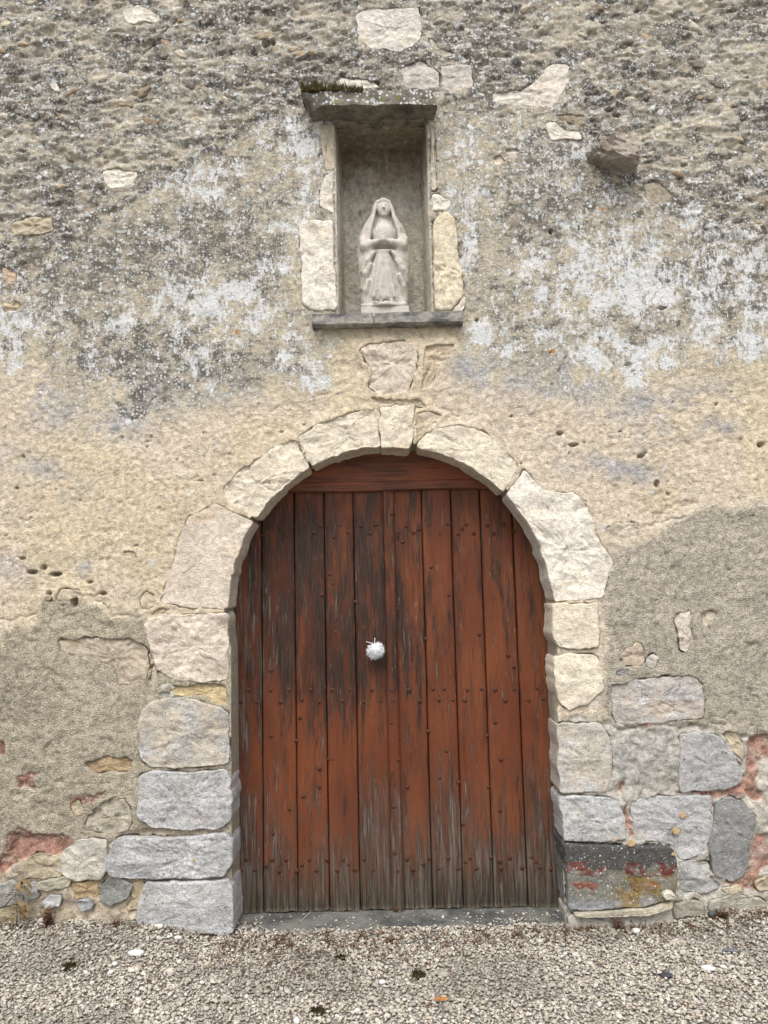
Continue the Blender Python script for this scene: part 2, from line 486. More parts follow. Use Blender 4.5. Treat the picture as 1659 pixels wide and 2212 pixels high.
    m = NT('orange_lichen')
    MAT['lichen'] = m.col(m.mix(m.ramp(m.noise(120, 4), .35, .65), (.34, .21, .09), (.48, .38, .24)))
    m = NT('dark_timber')
    MAT['timber'] = m.col(m.scale(m.mix(m.noise(8, 4), (.035, .022, .015), (.06, .035, .02)), 1.0))
build_materials()

# ------------------------------------------------------------------ stones: outlines surveyed off the photograph (px at the wall face)
ACX, ACY = 842.0, 1312.0
def arc(a0, a1, r, n=8):
    return [(ACX+r*math.cos(math.radians(a)), ACY-r*math.sin(math.radians(a))) for a in np.linspace(a0, a1, n)]

CREAM = (.72, .645, .515); PINKISH = (.655, .57, .47); WHITE = (.76, .70, .605); GREYST = (.52, .46, .37); YEL = (.56, .45, .26)
STONES = []
def S(kind, px, col, lichen=0.0, yf=-.006, back=.06, bevel=.006, rough=.005, jit=.006, gap=.002, parent='wall', smooth=2, label=None, lump=0.0):
    if parent == 'arch':
        px = [(u+9 if (1178 <= u <= 1220 and v > 1296) else u-4 if (490 <= u <= 515 and v > 1312) else u, v) for u, v in px]
    STONES.append(dict(kind=kind, px=px, col=col, lichen=lichen, yf=yf, back=back, bevel=bevel, rough=rough, jit=jit, gap=gap, parent=parent, smooth=smooth, label=label, lump=lump))

RL, RR = 347.0, 349.0
AB = dict(back=.182, parent='arch', bevel=.007)
# arch
S('keystone', [(819,878),(896,874),(891,962),(884,970),(823,967)], CREAM, .12, -.016, smooth=1, **AB)
S('voussoir', arc(93.3, 119, RL)+[(648,962),(641,944),(690,914),(745,893),(816,880)], CREAM, .06, -.006, rough=.006, **AB)
S('voussoir', arc(119.5, 146.5, RL)+[(490,1090),(479,1062),(500,1032),(545,995),(600,962),(638,947),(646,962)], CREAM, .05, -.004, rough=.007, **AB)
S('voussoir', arc(147.5, 179.5, RL)+[(496,1318),(420,1316),(344,1304),(366,1240),(384,1170),(403,1118),(432,1100),(470,1090)], PINKISH, .0, -.010, rough=.003, **AB)
S('voussoir', arc(45, 80.5, RR)[::-1]+[(1122,1008),(1090,962),(1042,932),(985,916),(930,928),(900,955)], CREAM, .03, -.008, rough=.005, **AB)
S('voussoir', arc(44, 2.0, RR)+[(1250,1300),(1302,1293),(1311,1255),(1325,1215),(1290,1150),(1268,1090),(1240,1066),(1178,1060),(1130,1012)], WHITE, .05, -.012, rough=.007, **AB)
# left jamb
S('jamb_stone', [(312,1340),(360,1327),(440,1323),(497,1321),(499,1400),(499,1470),(440,1474),(372,1468),(335,1442),(318,1385)], PINKISH, .20, -.010, rough=.008, **AB)
S('jamb_stone', [(362,1484),(430,1477),(496,1478),(497,1525),(470,1522),(430,1506),(365,1503)], YEL, .10, .006, rough=.007, **AB)
S('jamb_stone', [(299,1570),(304,1540),(322,1518),(360,1508),(420,1506),(460,1520),(498,1535),(503,1600),(502,1650),(440,1656),(380,1660),(322,1657),(304,1640)], GREYST, .56, -.018, rough=.006, **AB)
S('jamb_stone', [(301,1672),(330,1663),(420,1665),(490,1660),(507,1682),(507,1765),(485,1788),(400,1793),(330,1786),(297,1768)], (.50,.48,.45), .66, -.022, rough=.005, **AB)
S('jamb_stone', [(240,1818),(262,1808),(400,1806),(495,1796),(509,1815),(508,1865),(492,1893),(360,1897),(240,1892),(228,1872)], (.48,.46,.44), .68, -.024, rough=.006, **AB)
S('jamb_stone', [(313,1902),(420,1901),(495,1896),(511,1915),(513,2012),(498,2016),(296,2000),(300,1965)], (.49,.48,.46), .64, -.034, rough=.004, **AB)
# right jamb
S('jamb_stone', [(1182,1303),(1240,1304),(1290,1303),(1293,1350),(1293,1400),(1240,1402),(1196,1398),(1183,1380)], CREAM, .05, -.016, rough=.003, smooth=1, **AB)
S('jamb_stone', [(1186,1420),(1230,1412),(1290,1414),(1300,1450),(1306,1490),(1270,1520),(1226,1536),(1200,1520),(1187,1490)], CREAM, .08, -.012, rough=.005, **AB)
S('jamb_stone', [(1193,1566),(1225,1558),(1295,1562),(1318,1590),(1325,1650),(1312,1708),(1250,1714),(1197,1714)], (.55,.49,.40), .56, -.010, rough=.006, **AB)
S('jamb_stone', [(1198,1720),(1250,1718),(1335,1722),(1350,1765),(1352,1812),(1290,1820),(1206,1814)], (.5,.48,.44), .66, -.016, rough=.006, **AB)
S('jamb_stone', [(1207,1820),(1300,1822),(1452,1826),(1461,1880),(1456,1935),(1390,1953),(1300,1962),(1216,1960)], (.20,.195,.175), .44, -.034, rough=.004, **AB)
S('jamb_stone', [(1214,1972),(1320,1974),(1400,1968),(1446,1960),(1452,2000),(1450,2022),(1218,2026)], (.46,.43,.37), .42, -.030, rough=.006, **AB)
S('stone', [(1232,1966),(1330,1960),(1400,1955),(1448,1938),(1446,1952),(1390,1968),(1320,1971),(1240,1972)], (.50,.45,.35), .40, -.055, rough=.004, back=.02, bevel=.005)
# niche jamb stones
NB = dict(back=.04, parent='niche', bevel=.012)
S('jamb_stone', [(646,480),(690,474),(719,476),(723,560),(729,668),(690,676),(652,660),(650,590)], WHITE, .12, -.014, rough=.006, **NB)
S('jamb_stone', [(690,450),(688,425),(702,378),(718,374),(721,420),(722,464)], WHITE, .06, -.006, rough=.006, **NB)
S('jamb_stone', [(936,474),(960,458),(982,470),(990,540),(1000,610),(1001,640),(975,672),(940,674),(934,560)], (.68,.60,.45), .0, -.022, rough=.008, **NB)
S('jamb_stone', [(932,420),(945,418),(972,430),(972,452),(934,458)], WHITE, .2, -.006, rough=.006, **NB)
S('stone', [(972,676),(1004,640),(1006,668),(998,676)], WHITE, .0, -.016, rough=.006, **NB)
S('jamb_stone', [(690,268),(722,266),(723,368),(702,370),(694,320)], (.58,.51,.40), .30, -.004, rough=.008, **NB)
S('jamb_stone', [(930,268),(938,268),(941,330),(944,410),(932,412)], (.6,.53,.42), .25, -.004, rough=.006, **NB)
# relieving stones under the sill
S('stone', [(772,752),(800,742),(850,735),(905,742),(902,800),(880,848),(830,856),(792,840),(800,800)], PINKISH, .12, -.002, rough=.012, lump=.006)
S('stone', [(915,742),(985,742),(975,765),(945,800),(930,838),(908,842),(912,790)], (.57,.47,.34), .06, .002, rough=.010)
S('stone', [(895,892),(925,888),(960,898),(930,922),(905,945),(894,925)], (.57,.49,.36), .05, .002, rough=.008)
S('stone', [(800,858),(860,862),(905,860),(925,880),(860,872),(812,874)], (.58,.5,.38), .05, .004, rough=.008)
# white stones high on the wall
S('stone', [(766,30),(800,16),(860,20),(905,15),(914,60),(902,100),(860,112),(805,108),(772,86)], (.69,.64,.57), .12, -.010, rough=.005)
S('stone', [(714,182),(735,166),(775,166),(808,176),(824,190),(780,192)], WHITE, .05, -.006, rough=.006)
S('stone', [(866,150),(908,130),(948,152),(950,188),(905,196),(872,186)], (.60,.55,.49), .34, -.006, rough=.006)
S('stone', [(951,143),(985,138),(1020,141),(1023,188),(995,198),(956,196)], (.58,.53,.47), .36, -.010, rough=.006)
S('stone', [(1060,202),(1100,198),(1132,192),(1165,166),(1180,142),(1205,136),(1231,140),(1226,180),(1205,220),(1190,232),(1120,228),(1068,222)], (.71,.65,.57), .06, -.006, rough=.006)
S('stone', [(1176,266),(1195,262),(1210,274),(1256,288),(1260,304),(1225,302),(1188,304)], WHITE, .02, -.012, rough=.007)
S('stone', [(1195,252),(1230,248),(1262,250),(1258,274),(1225,268)], (.33,.28,.2), .2, -.012, rough=.006)
S('stone', [(924,80),(933,84),(952,104),(984,118),(960,124),(936,112)], (.58,.52,.44), .1, -.010, rough=.005)
S('stone', [(266,24),(300,12),(322,24),(346,34),(340,50),(312,46),(290,54),(270,44)], WHITE, .10, -.014, rough=.008)
S('stone', [(0,46),(14,40),(27,50),(20,60),(2,62)], (.6,.53,.4), .0, -.014, rough=.004)
S('stone', [(222,372),(252,364),(296,374),(292,398),(242,412),(228,400)], WHITE, .22, -.012, rough=.008)
S('stone', [(18,484),(60,470),(114,462),(116,500),(70,512),(28,508)], (.50,.43,.32), .22, -.010, rough=.010)
S('stone', [(2,572),(34,586),(36,606),(8,618)], (.55,.42,.31), .05, -.008, rough=.008)
S('stone', [(4,655),(40,648),(50,668),(10,678)], (.52,.42,.28), .1, -.006, rough=.008)
S('stone', [(425,232),(440,216),(458,226),(450,240)], (.6,.58,.54), .2, -.012, rough=.006)
S('stone', [(108,182),(120,176),(132,196),(122,204)], WHITE, .0, -.014, rough=.006)
S('stone', [(1088,322),(1112,318),(1128,330),(1100,344)], WHITE, .15, -.004, rough=.005)
S('stone', [(1058,340),(1080,332),(1096,352),(1070,356)], PINKISH, .05, .0, rough=.008)
S('stone', [(1385,395),(1420,388),(1458,420),(1440,440),(1400,438)], (.42,.37,.28), .34, -.002, rough=.006)
# right-hand rubble
S('stone', [(1455,1332),(1472,1316),(1492,1318),(1490,1350),(1502,1386),(1484,1412),(1468,1408),(1462,1372)], (.60,.53,.45), .12, -.008, rough=.008)
S('stone', [(1510,1322),(1550,1318),(1548,1338),(1532,1348),(1535,1368),(1520,1350)], (.55,.48,.38), .05, -.002, rough=.006)
S('stone', [(1338,1420),(1352,1396),(1382,1386),(1394,1412),(1392,1436),(1350,1440)], (.56,.46,.36), .05, -.010, rough=.008)
S('stone', [(1392,1420),(1408,1410),(1426,1418),(1412,1442),(1398,1440)], (.56,.52,.46), .2, -.012, rough=.006)
S('stone', [(1328,1448),(1350,1446),(1362,1452),(1340,1462),(1330,1458)], (.30,.30,.30), .6, -.010, rough=.005)
S('stone', [(1318,1482),(1370,1468),(1440,1460),(1500,1458),(1520,1476),(1522,1552),(1440,1560),(1330,1566),(1322,1530)], (.52,.44,.36), .60, -.010, rough=.006)
S('stone', [(1308,1140),(1340,1130),(1382,1130),(1372,1160),(1325,1174)], (.56,.49,.39), .05, -.006, rough=.008)
S('stone', [(1466,1586),(1520,1580),(1558,1592),(1585,1628),(1606,1660),(1602,1690),(1565,1708),(1470,1712)], (.40,.39,.38), .56, -.008, rough=.006)
S('stone', [(1562,1582),(1595,1580),(1606,1612),(1608,1650),(1588,1626)], (.50,.43,.31), .12, -.006, rough=.008)
S('stone', [(1358,1732),(1420,1722),(1500,1720),(1540,1718),(1536,1800),(1525,1850),(1470,1860),(1452,1824),(1372,1816)], (.46,.45,.44), .58, -.004, rough=.006)
S('stone', [(1546,1740),(1575,1722),(1605,1726),(1634,1770),(1622,1830),(1612,1890),(1580,1908),(1540,1890),(1532,1820)], (.26,.26,.25), .42, -.012, rough=.005)
S('stone', [(1466,1864),(1500,1858),(1535,1864),(1536,1896),(1560,1916),(1520,1935),(1468,1925)], (.42,.41,.39), .42, -.002, rough=.008)
S('stone', [(1452,1952),(1480,1944),(1520,1946),(1526,1978),(1456,1984)], (.34,.31,.25), .30, -.012, rough=.006)
S('stone', [(1530,1946),(1590,1932),(1650,1940),(1662,1960),(1600,1972),(1532,1974)], (.42,.40,.33), .42, -.008, rough=.006)
S('stone', [(1556,1920),(1595,1908),(1608,1924),(1580,1936)], (.56,.48,.35), .05, -.010, rough=.006)
S('stone', [(1628,1905),(1662,1890),(1668,1925),(1640,1930)], (.5,.44,.33), .1, -.006, rough=.008)
S('stone', [(1424,1918),(1445,1912),(1455,1928),(1440,1938),(1426,1932)], (.62,.57,.48), .0, -.060, back=.0, rough=.004)
# left-hand rubble
S('stone', [(122,1382),(180,1378),(290,1380),(318,1402),(322,1438),(312,1472),(256,1482),(248,1446),(190,1420),(130,1410)], (.47,.40,.31), .18, -.001, rough=.007)
S('stone', [(330,1430),(342,1448),(336,1474),(322,1474)], (.52,.47,.36), .1, -.004, rough=.005)
S('stone', [(340,1478),(372,1472),(378,1488),(344,1494)], (.54,.51,.45), .25, -.008, rough=.005)
S('stone', [(338,1496),(374,1492),(380,1506),(340,1508)], (.52,.50,.45), .25, -.006, rough=.005)
S('stone', [(298,1296),(318,1272),(334,1290),(338,1310),(310,1318)], (.54,.46,.35), .08, -.006, rough=.007)
S('stone', [(330,1320),(352,1310),(378,1318),(345,1330),(318,1334)], (.55,.47,.33), .05, -.002, rough=.006)
S('stone', [(120,1296),(130,1270),(172,1272),(180,1286),(150,1296)], (.52,.45,.33), .08, -.010, rough=.008)
S('stone', [(85,1300),(102,1286),(116,1292),(96,1308)], (.36,.31,.24), .3, -.012, rough=.007)
S('stone', [(256,1196),(288,1192),(292,1202),(268,1206)], (.55,.48,.37), .0, -.004, rough=.006)
S('stone', [(182,1650),(230,1630),(290,1642),(280,1666),(200,1672)], (.42,.31,.19), .02, .0, rough=.006)
S('stone', [(178,1790),(196,1752),(236,1722),(270,1726),(290,1768),(280,1796),(230,1806)], (.42,.38,.30), .40, -.006, rough=.010)
S('stone', [(150,1738),(172,1726),(180,1748),(166,1768)], (.55,.47,.33), .0, -.010, rough=.007)
S('stone', [(132,1878),(150,1836),(176,1818),(222,1822),(228,1868),(214,1892),(165,1896)], (.54,.51,.44), .42, -.022, rough=.007)
S('stone', [(58,1862),(82,1846),(126,1852),(130,1890),(96,1898),(66,1886)], (.46,.39,.28), .20, -.016, rough=.008)
S('stone', [(28,1872),(52,1866),(66,1892),(40,1906),(26,1892)], (.40,.35,.28), .15, -.012, rough=.007)
S('stone', [(82,1908),(110,1898),(146,1896),(146,1914),(106,1924),(84,1920)], (.48,.44,.34), .25, -.018, rough=.006)
S('stone', [(94,1946),(112,1934),(130,1938),(128,1956),(102,1960)], (.48,.48,.47), .45, -.020, rough=.006)
S('stone', [(0,1916),(30,1906),(48,1926),(40,1950),(0,1956)], (.34,.33,.30), .4, -.014, rough=.006)
S('stone', [(48,1916),(76,1908),(82,1936),(58,1944)], (.40,.39,.37), .4, -.016, rough=.006)
S('stone', [(220,1914),(250,1890),(262,1904),(284,1912),(272,1938),(240,1952),(220,1936)], (.27,.27,.25), .2, -.022, rough=.006)
S('stone', [(286,1912),(308,1904),(302,1962),(276,1964)], (.46,.38,.26), .1, -.010, rough=.008)
S('stone', [(168,1948),(196,1940),(202,1958),(176,1968)], (.34,.35,.36), .35, -.026, rough=.006)
S('stone', [(158,1910),(206,1904),(208,1938),(162,1942)], (.46,.34,.2), .1, -.006, rough=.009)

def outline(px, y, step=.011, smooth=2, jit=.004, gap=.003, seed=0):
    P = np.array([W(u, v, y)[[0, 2]] for u, v in px])
    out = []
    for a, b in zip(P, np.roll(P, -1, 0)):
        n = max(1, int(round(np.linalg.norm(b-a)/step)))
        out += [a+(b-a)*k/n for k in range(n)]
    Q = np.array(out)
    for _ in range(smooth):
        Q = (np.roll(Q, 1, 0)+2*Q+np.roll(Q, -1, 0))/4
    # pole of the outline
    lo, hi = Q.min(0), Q.max(0)
    gx, gz = np.meshgrid(np.linspace(lo[0], hi[0], 25), np.linspace(lo[1], hi[1], 25))
    sd = poly_sdf(gx.ravel(), gz.ravel(), Q)
    cen = 0.5*np.array([gx.ravel()[sd.argmin()], gz.ravel()[sd.argmin()]])+0.5*Q.mean(0)
    if poly_sdf(cen[:1], cen[1:], Q)[0] > -.004: cen = np.array([gx.ravel()[sd.argmin()], gz.ravel()[sd.argmin()]])
    r = Q-cen; L = np.linalg.norm(r, axis=1, keepdims=True)
    off = fbm(Q[:,0], Q[:,1], .055, 4, seed, .65)*jit*2.0 - gap
    return Q + r/L*off[:,None], cen

def poly_sdf(x, z, P):
    d = np.full(len(x), 1e9); ins = np.zeros(len(x), bool)
    Pn = np.roll(P, -1, 0)
    for (ax, az), (bx, bz) in zip(P, Pn):
        ex, ez = bx-ax, bz-az
        t = np.clip(((x-ax)*ex+(z-az)*ez)/(ex*ex+ez*ez+1e-12), 0, 1)
        d = np.minimum(d, (x-ax-t*ex)**2+(z-az-t*ez)**2)
        c = ((az > z) != (bz > z)) & (x < (bx-ax)*(z-az)/((bz-az) if bz != az else 1e-12)+ax)
        ins ^= c
    d = np.sqrt(d)
    return np.where(ins, -d, d)

for i, s in enumerate(STONES):
    if s['parent'] == 'wall' and s['px'][0][0] < 300 and s['px'][0][1] > 1836:
        q = np.array(s['px'], float); q = q.mean(0)+(q-q.mean(0))*1.22; s['px'] = [tuple(p) for p in q]; s['smooth'] = 1; s['yf'] += .004
    if s['parent'] == 'wall' and s['back'] == .06: s['yf'] += .007
    if s['kind'] in ('voussoir', 'keystone'): s['yf'] += .006
    s['Q'], s['c'] = outline(s['px'], 0.0, smooth=s['smooth'], jit=s['jit'], gap=s['gap'], seed=11*i)

def stone_mesh(s, i):
    Q, c = s['Q'], s['c']; N = len(Q)
    R = np.linalg.norm(Q-c, axis=1); rmin = R.min()
    bev = min(s['bevel'], rmin*.3)
    rings = []
    nside = 6 if s['back'] > .1 else 2
    for k in range(nside): rings.append((0.0, s['back']+(s['yf']+bev-s['back'])*k/(nside-1)))
    for a in (25, 50, 72, 90):
        rings.append((bev*(1-math.cos(math.radians(a))), s['yf']+bev*(1-math.sin(math.radians(a)))))
    k0 = len(rings)
    fr0 = bev/R.mean()
    nin = max(3, int(R.mean()/.013))
    V = []
    for d, y in rings:
        f = np.minimum(d/R, .9)[:,None]
        p = Q+(c-Q)*f
        V.append(np.column_stack([p[:,0], np.full(N, y), p[:,1]]))
    for k in range(1, nin+1):
        f0 = np.minimum(bev/R, .9); f = (f0+(1-f0)*min(k/nin, .985))[:,None]
        p = Q+(c-Q)*f
        V.append(np.column_stack([p[:,0], np.full(N, s['yf']), p[:,1]]))
    nr = len(V); V = np.concatenate(V)
    ro = s['rough']
    ringi = np.repeat(np.arange(nr), N)
    facew = sstep(nside-1.5, k0, ringi)
    # tooled, chipped face
    x, z = V[:,0], V[:,2]
    dy = fbm(x, z*1.6, .11, 3, 3*i+5)*ro*1.1 + (.5-abs(fbm(x+z*.4, z*1.5, .05, 4, 3*i+9, .6))*2.2)*ro*.8
    edgew = sstep(.03, .0, np.abs(ringi-k0)/max(1, nr)*.2)
    chips = sstep(.10, .22, fbm(x, z, .06, 3, 3*i+77)) + sstep(.30, .36, fbm(x, z, .12, 3, 3*i+78))
    dy = dy + chips*ro*.7 - s['lump']*sstep(0, 1, (ringi-k0)/max(1, nr-k0))
    V[:,1] += dy*(.35+.65*facew)
    n3 = fbm3(V, .035, 3, 3*i+1)*ro*.9 + fbm3(V, .09, 2, 3*i+2)*ro*.8
    rd = np.stack([x-c[0], z-c[1]], 1); rd /= np.linalg.norm(rd, axis=1, keepdims=True)+1e-9
    sw = (1-facew)*n3
    V[:,0] += rd[:,0]*sw; V[:,2] += rd[:,1]*sw
    idx = np.arange(nr*N).reshape(nr, N)
    F = np.stack([idx[:-1], np.roll(idx[:-1], -1, 1), np.roll(idx[1:], -1, 1), idx[1:]], -1).reshape(-1, 4)
    # orientation: outward is -y on the face
    p = V[F[-1]]; nrm = np.cross(p[1]-p[0], p[2]-p[0])
    if nrm[1] > 0: F = F[:, ::-1]
    vl = np.vstack([V, [[c[0], V[-N:,1].mean(), c[1]]]])
    last = idx[-1]
    T = np.stack([last, np.roll(last, -1), np.full(N, len(V)), np.full(N, len(V))], 1)
    T = T[:, :3]
    p = vl[T[0]]
    if np.cross(p[1]-p[0], p[2]-p[0])[1] > 0: T = T[:, ::-1]
    faces = [tuple(q) for q in F.tolist()]+[tuple(q) for q in T.tolist()]
    me = mesh_np(s['kind'], vl, faces)
    me.set_sharp_from_angle(angle=math.radians(58))
    return me

# ------------------------------------------------------------------ ground
def ground_z(x, y):
    x = np.asarray(x, float); y = np.asarray(y, float)
    side = np.where(x < 0, sstep(.78, 1.15, -x), sstep(1.25, 1.6, x)*.8)
    z = .064*side*sstep(-.42, .0, y) + fbm(x, y, .5, 3, 401)*.008 + fbm(x, y, .12, 2, 402)*.004
    return z

gx = np.concatenate([np.linspace(-60, -4, 15)[:-1], np.arange(-4, 4.001, .05), np.linspace(4, 60, 15)[1:]])
gy = np.concatenate([np.linspace(-80, -3, 16)[:-1], np.arange(-3, .5001, .05)])
GX, GY = np.meshgrid(gx, gy, indexing='ij')
GZ = ground_z(GX, GY)-.006
ground = link('ground', mesh_np('ground', np.stack([GX, GY, GZ], -1).reshape(-1, 3), grid_faces(len(gx), len(gy))), MAT['bed'])
tag(ground, kind='structure')

# ------------------------------------------------------------------ the wall
wall = bpy.data.objects.new('building_front', None); COL.objects.link(wall)
tag(wall, 'tall weathered stone and plaster building front with arched doorway and small statue niche', 'building')

NX0, NX1 = W(727, 470)[0], W(927, 470)[0]
NZ0, NZ1 = W(829, 684, 0)[2], W(829, 262, 0)[2]
ND = .28
DOORY = .188
step = .0065
xf = np.arange(-2.16, 2.16, step); zf = np.arange(-.06, 4.78, step)
def snap(a, v):
    a = a.copy(); a[np.argmin(abs(a-v))] = v; return a
xf = snap(snap(xf, NX0), NX1); zf = snap(snap(zf, NZ0), NZ1)
xs = np.concatenate([np.arange(-5.5, -2.19, .06), xf, np.arange(2.19, 5.5, .06)])
zs = np.concatenate([[-.3, -.15], zf, np.arange(4.82, 6.4, .06)])
X, Z = np.meshgrid(xs, zs, indexing='ij'); shp = X.shape
X = X.ravel(); Z = Z.ravel()
U, V_ = survey(X, 0*X, Z)
wu = U + fbm(X, Z, .30, 4, 21)*55; wv = V_ + fbm(X, Z, .30, 4, 22)*55
wu2 = U + fbm(X, Z, .10, 4, 23)*26; wv2 = V_ + fbm(X, Z, .10, 4, 24)*26

def blob(u, v, ru, rv=None):
    rv = rv or ru
    return np.exp(-(((wu-u)/ru)**2+((wv-v)/rv)**2))

gable = np.interp(wu2, [-400,0,60,300,540,690,1250,1290,1400,1500,1659,2000], [760,595,560,420,262,225,262,292,425,470,520,640])
tanline = np.interp(wu, [-300,0,100,300,450,690,760,985,1010,1200,1400,1659,1900], [830,815,825,880,870,815,715,715,810,850,800,790,800])
cemL = np.interp(wu2, [-300,0,60,110,180,250,330], [1400,1385,1340,1300,1285,1330,1335])
cemR = np.interp(wu2, [1300,1330,1400,1480,1560,1659,1900], [1190,1180,1160,1112,1092,1085,1080])
rubL = np.interp(wu2, [-300,0,30,100,150,230,300,340], [1880,1860,1800,1790,1815,1810,1800,1800])
rubR = np.interp(wu2, [1300,1320,1460,1550,1610,1659,1900], [1560,1560,1565,1575,1590,1600,1640])
rough_w = sstep(10, -14, V_*0+wv2-gable)
tan_w = sstep(-60, 60, wv-tanline+fbm(X, Z, .09, 4, 25, .6)*70)
cem_w = np.where(U < 838, sstep(-16, 16, wv2-cemL), sstep(-18, 18, wv2-cemR)*sstep(1285, 1316, wu2))
rub_w = np.where(U < 838, sstep(-5, 5, wv2-rubL), sstep(-5, 5, wv2-rubR))

red = np.zeros_like(X)
RED = [[(-40,1900),(0,1850),(20,1800),(40,1788),(70,1800),(150,1802),(162,1818),(135,1846),(118,1850),(75,1842),(40,1862),(0,1890)],
       [(34,1682),(60,1668),(86,1664),(80,1690),(84,1704),(60,1700),(40,1702)], [(148,1726),(200,1714),(232,1706),(205,1728),(166,1744),(152,1756)],
       [(1462,1712),(1540,1708),(1580,1704),(1612,1672),(1618,1600),(1640,1584),(1700,1590),(1700,1640),(1652,1640),(1630,1690),(1660,1735),(1610,1722),(1545,1726),(1540,1745),(1532,1755),(1536,1720)],
       [(1616,1840),(1640,1805),(1700,1800),(1700,1870),(1650,1880),(1640,1930),(1600,1922),(1560,1910),(1606,1890)], [(1350,1730),(1362,1760),(1372,1810),(1356,1806)],
       [(-30,1590),(12,1600),(10,1628),(-30,1640)], [(1375,1560),(1400,1545),(1430,1558),(1410,1570),(1380,1572)], [(1335,1700),(1352,1690),(1345,1715)]]
for poly in RED:
    P = np.array([W(u, v)[[0, 2]] for u, v in poly]); lo = P.min(0)-.06; hi = P.max(0)+.06
    k = np.where((X > lo[0]) & (X < hi[0]) & (Z > lo[1]) & (Z < hi[1]))[0]
    d = poly_sdf(X[k]+fbm(X[k], Z[k], .05, 3, 61)*.016, Z[k]+fbm(X[k], Z[k], .05, 3, 62)*.016, P)
    red[k] = np.maximum(red[k], sstep(.006, -.006, d))

# relief (towards the viewer is -y)
yy = fbm(X, Z, .9, 3, 31)*.012
lumps = fbm(X, Z*1.7, .11, 4, 32); rid = 1-abs(fbm(X+.2*Z, Z*2.0, .16, 4, 33))*2
yy += rough_w*(-lumps*.018 - np.clip(rid-.45, 0, 1)*.012 + .003 + sstep(.22, .5, fbm(X, Z*2.0, .07, 3, 34))*.012 + sstep(.3, .45, fbm(X, Z*1.6, .03, 2, 44))*.004)
midw = (1-rough_w)*(1-tan_w)
yy += midw*(fbm(X, Z, .12, 4, 35)*.006)
yy += tan_w*(1-cem_w)*(fbm(X, Z, .10, 4, 36)*.006 + sstep(.26, .34, fbm(X, Z, .07, 4, 37, .6))*.003 + sstep(.34, .42, fbm(X, Z*1.4, .024, 2, 43))*.003 + fbm(X, Z, .018, 2, 46)*.0018 + .002)
yy += cem_w*(-.004 + fbm(X, Z, .16, 4, 38)*.010 + fbm(X, Z, .016, 2, 39)*.003 + fbm(X+Z*.8, Z-X*.8, .05, 3, 40)*.006 + sstep(.28, .36, fbm(X, Z, .07, 3, 45))*.005)
yy += rub_w*(.010 + fbm(X, Z, .06, 4, 41)*.016)
yy += red*(.010 + fbm(X, Z, .03, 3, 42)*.008)
# ledge left by a vanished lean-to roof
led = np.exp(-((wv2-gable)/9)**2)*(((U < 600)) | (U > 1330))
yy -= led*.012
# pits
pits = []
for k in range(150):
    u, v = rng.uniform(-20, 1680), rng.uniform(700, 1330)
    if rng.random() < .35: v = rng.uniform(860, 1130)
    pits.append((*W(u, v)[[0, 2]], rng.uniform(.003, .0065)*(1.7 if rng.random() < .08 else 1)))
for u, v, r in ((68,1236,.016),(92,1226,.012),(118,1240,.016),(160,1300,.02),(220,1282,.012),(105,1282,.012),(1210,935,.012),(1240,960,.012),(1385,985,.012),(1420,1045,.014),(900,705,.006),(278,1195,.014),
                (1190,500,.01),(575,95,.018),(590,92,.015),(1315,240,.012),(1645,960,.014),(812,180,.014),(740,162,.014),(1330,252,.012),(1030,690,.008),(1430,665,.012)):
    pits.append((*W(u, v)[[0, 2]], r))
pitm = np.zeros(len(X))
for px_, pz_, r in pits:
    i0, i1 = np.searchsorted(xs, [px_-3*r, px_+3*r]); j0, j1 = np.searchsorted(zs, [pz_-3*r, pz_+3*r])
    if i1 <= i0 or j1 <= j0: continue
    idx = (np.arange(i0, i1)[:,None]*shp[1]+np.arange(j0, j1)[None]).ravel()
    a = rng.uniform(.8, 1.9)
    d = np.sqrt(((X[idx]-px_)/a)**2+((Z[idx]-pz_)*a)**2)/r
    pitm[idx] = np.maximum(pitm[idx], sstep(1.2, .8, d)*min(.055, 3.0*r))
# hairline cracks and delaminated edges
def crack(pts, wid=.004, dep=.010, lift=0.0):
    P = np.array([W(u, v)[[0, 2]] for u, v in pts]); lo = P.min(0)-.08; hi = P.max(0)+.08
    k = np.where((X > lo[0]) & (X < hi[0]) & (Z > lo[1]) & (Z < hi[1]))[0]
    xx = X[k]+fbm(X[k], Z[k], .05, 3, 71)*.022; zz = Z[k]+fbm(X[k], Z[k], .05, 3, 72)*.022
    d = np.full(len(k), 9.0); sg = np.zeros(len(k))
    for (ax, az), (bx, bz) in zip(P[:-1], P[1:]):
        ex, ez = bx-ax, bz-az
        t = np.clip(((xx-ax)*ex+(zz-az)*ez)/(ex*ex+ez*ez), 0, 1)
        dd = np.hypot(xx-ax-t*ex, zz-az-t*ez); cr = ex*(zz-az)-ez*(xx-ax)
        m = dd < d; d[m] = dd[m]; sg[m] = np.sign(cr[m])
    yy[k] += dep*np.exp(-(d/wid)**2) + lift*np.exp(-d/.035)*(sg > 0)
crack([(290,130),(330,95),(370,50),(405,15)], .005, .016)
crack([(980,740),(955,775),(930,830),(940,870),(1000,905)], .005, .010, .004)
crack([(790,742),(780,790),(800,850)], .005, .008, .004)
crack([(1128,1010),(1165,1058),(1215,1072),(1240,1062)], .005, .010, -.003)
crack([(0,1340),(60,1335),(110,1300),(190,1280),(240,1325),(310,1335)], .005, .010, .004)
crack([(1310,1170),(1390,1140),(1480,1112)], .005, .008, .004)
crack([(1300,1340),(1302,1420),(1330,1520),(1330,1570)], .004, .010)
crack([(1325,1575),(1400,1570),(1470,1570),(1560,1560),(1610,1590)], .006, .012, .008)
crack([(1060,340),(1080,310),(1100,320)], .004, .008); crack([(1395,440),(1372,420),(1370,370)], .004, .008)
crack([(0,1750),(60,1700),(130,1690),(240,1690)], .004, .006)
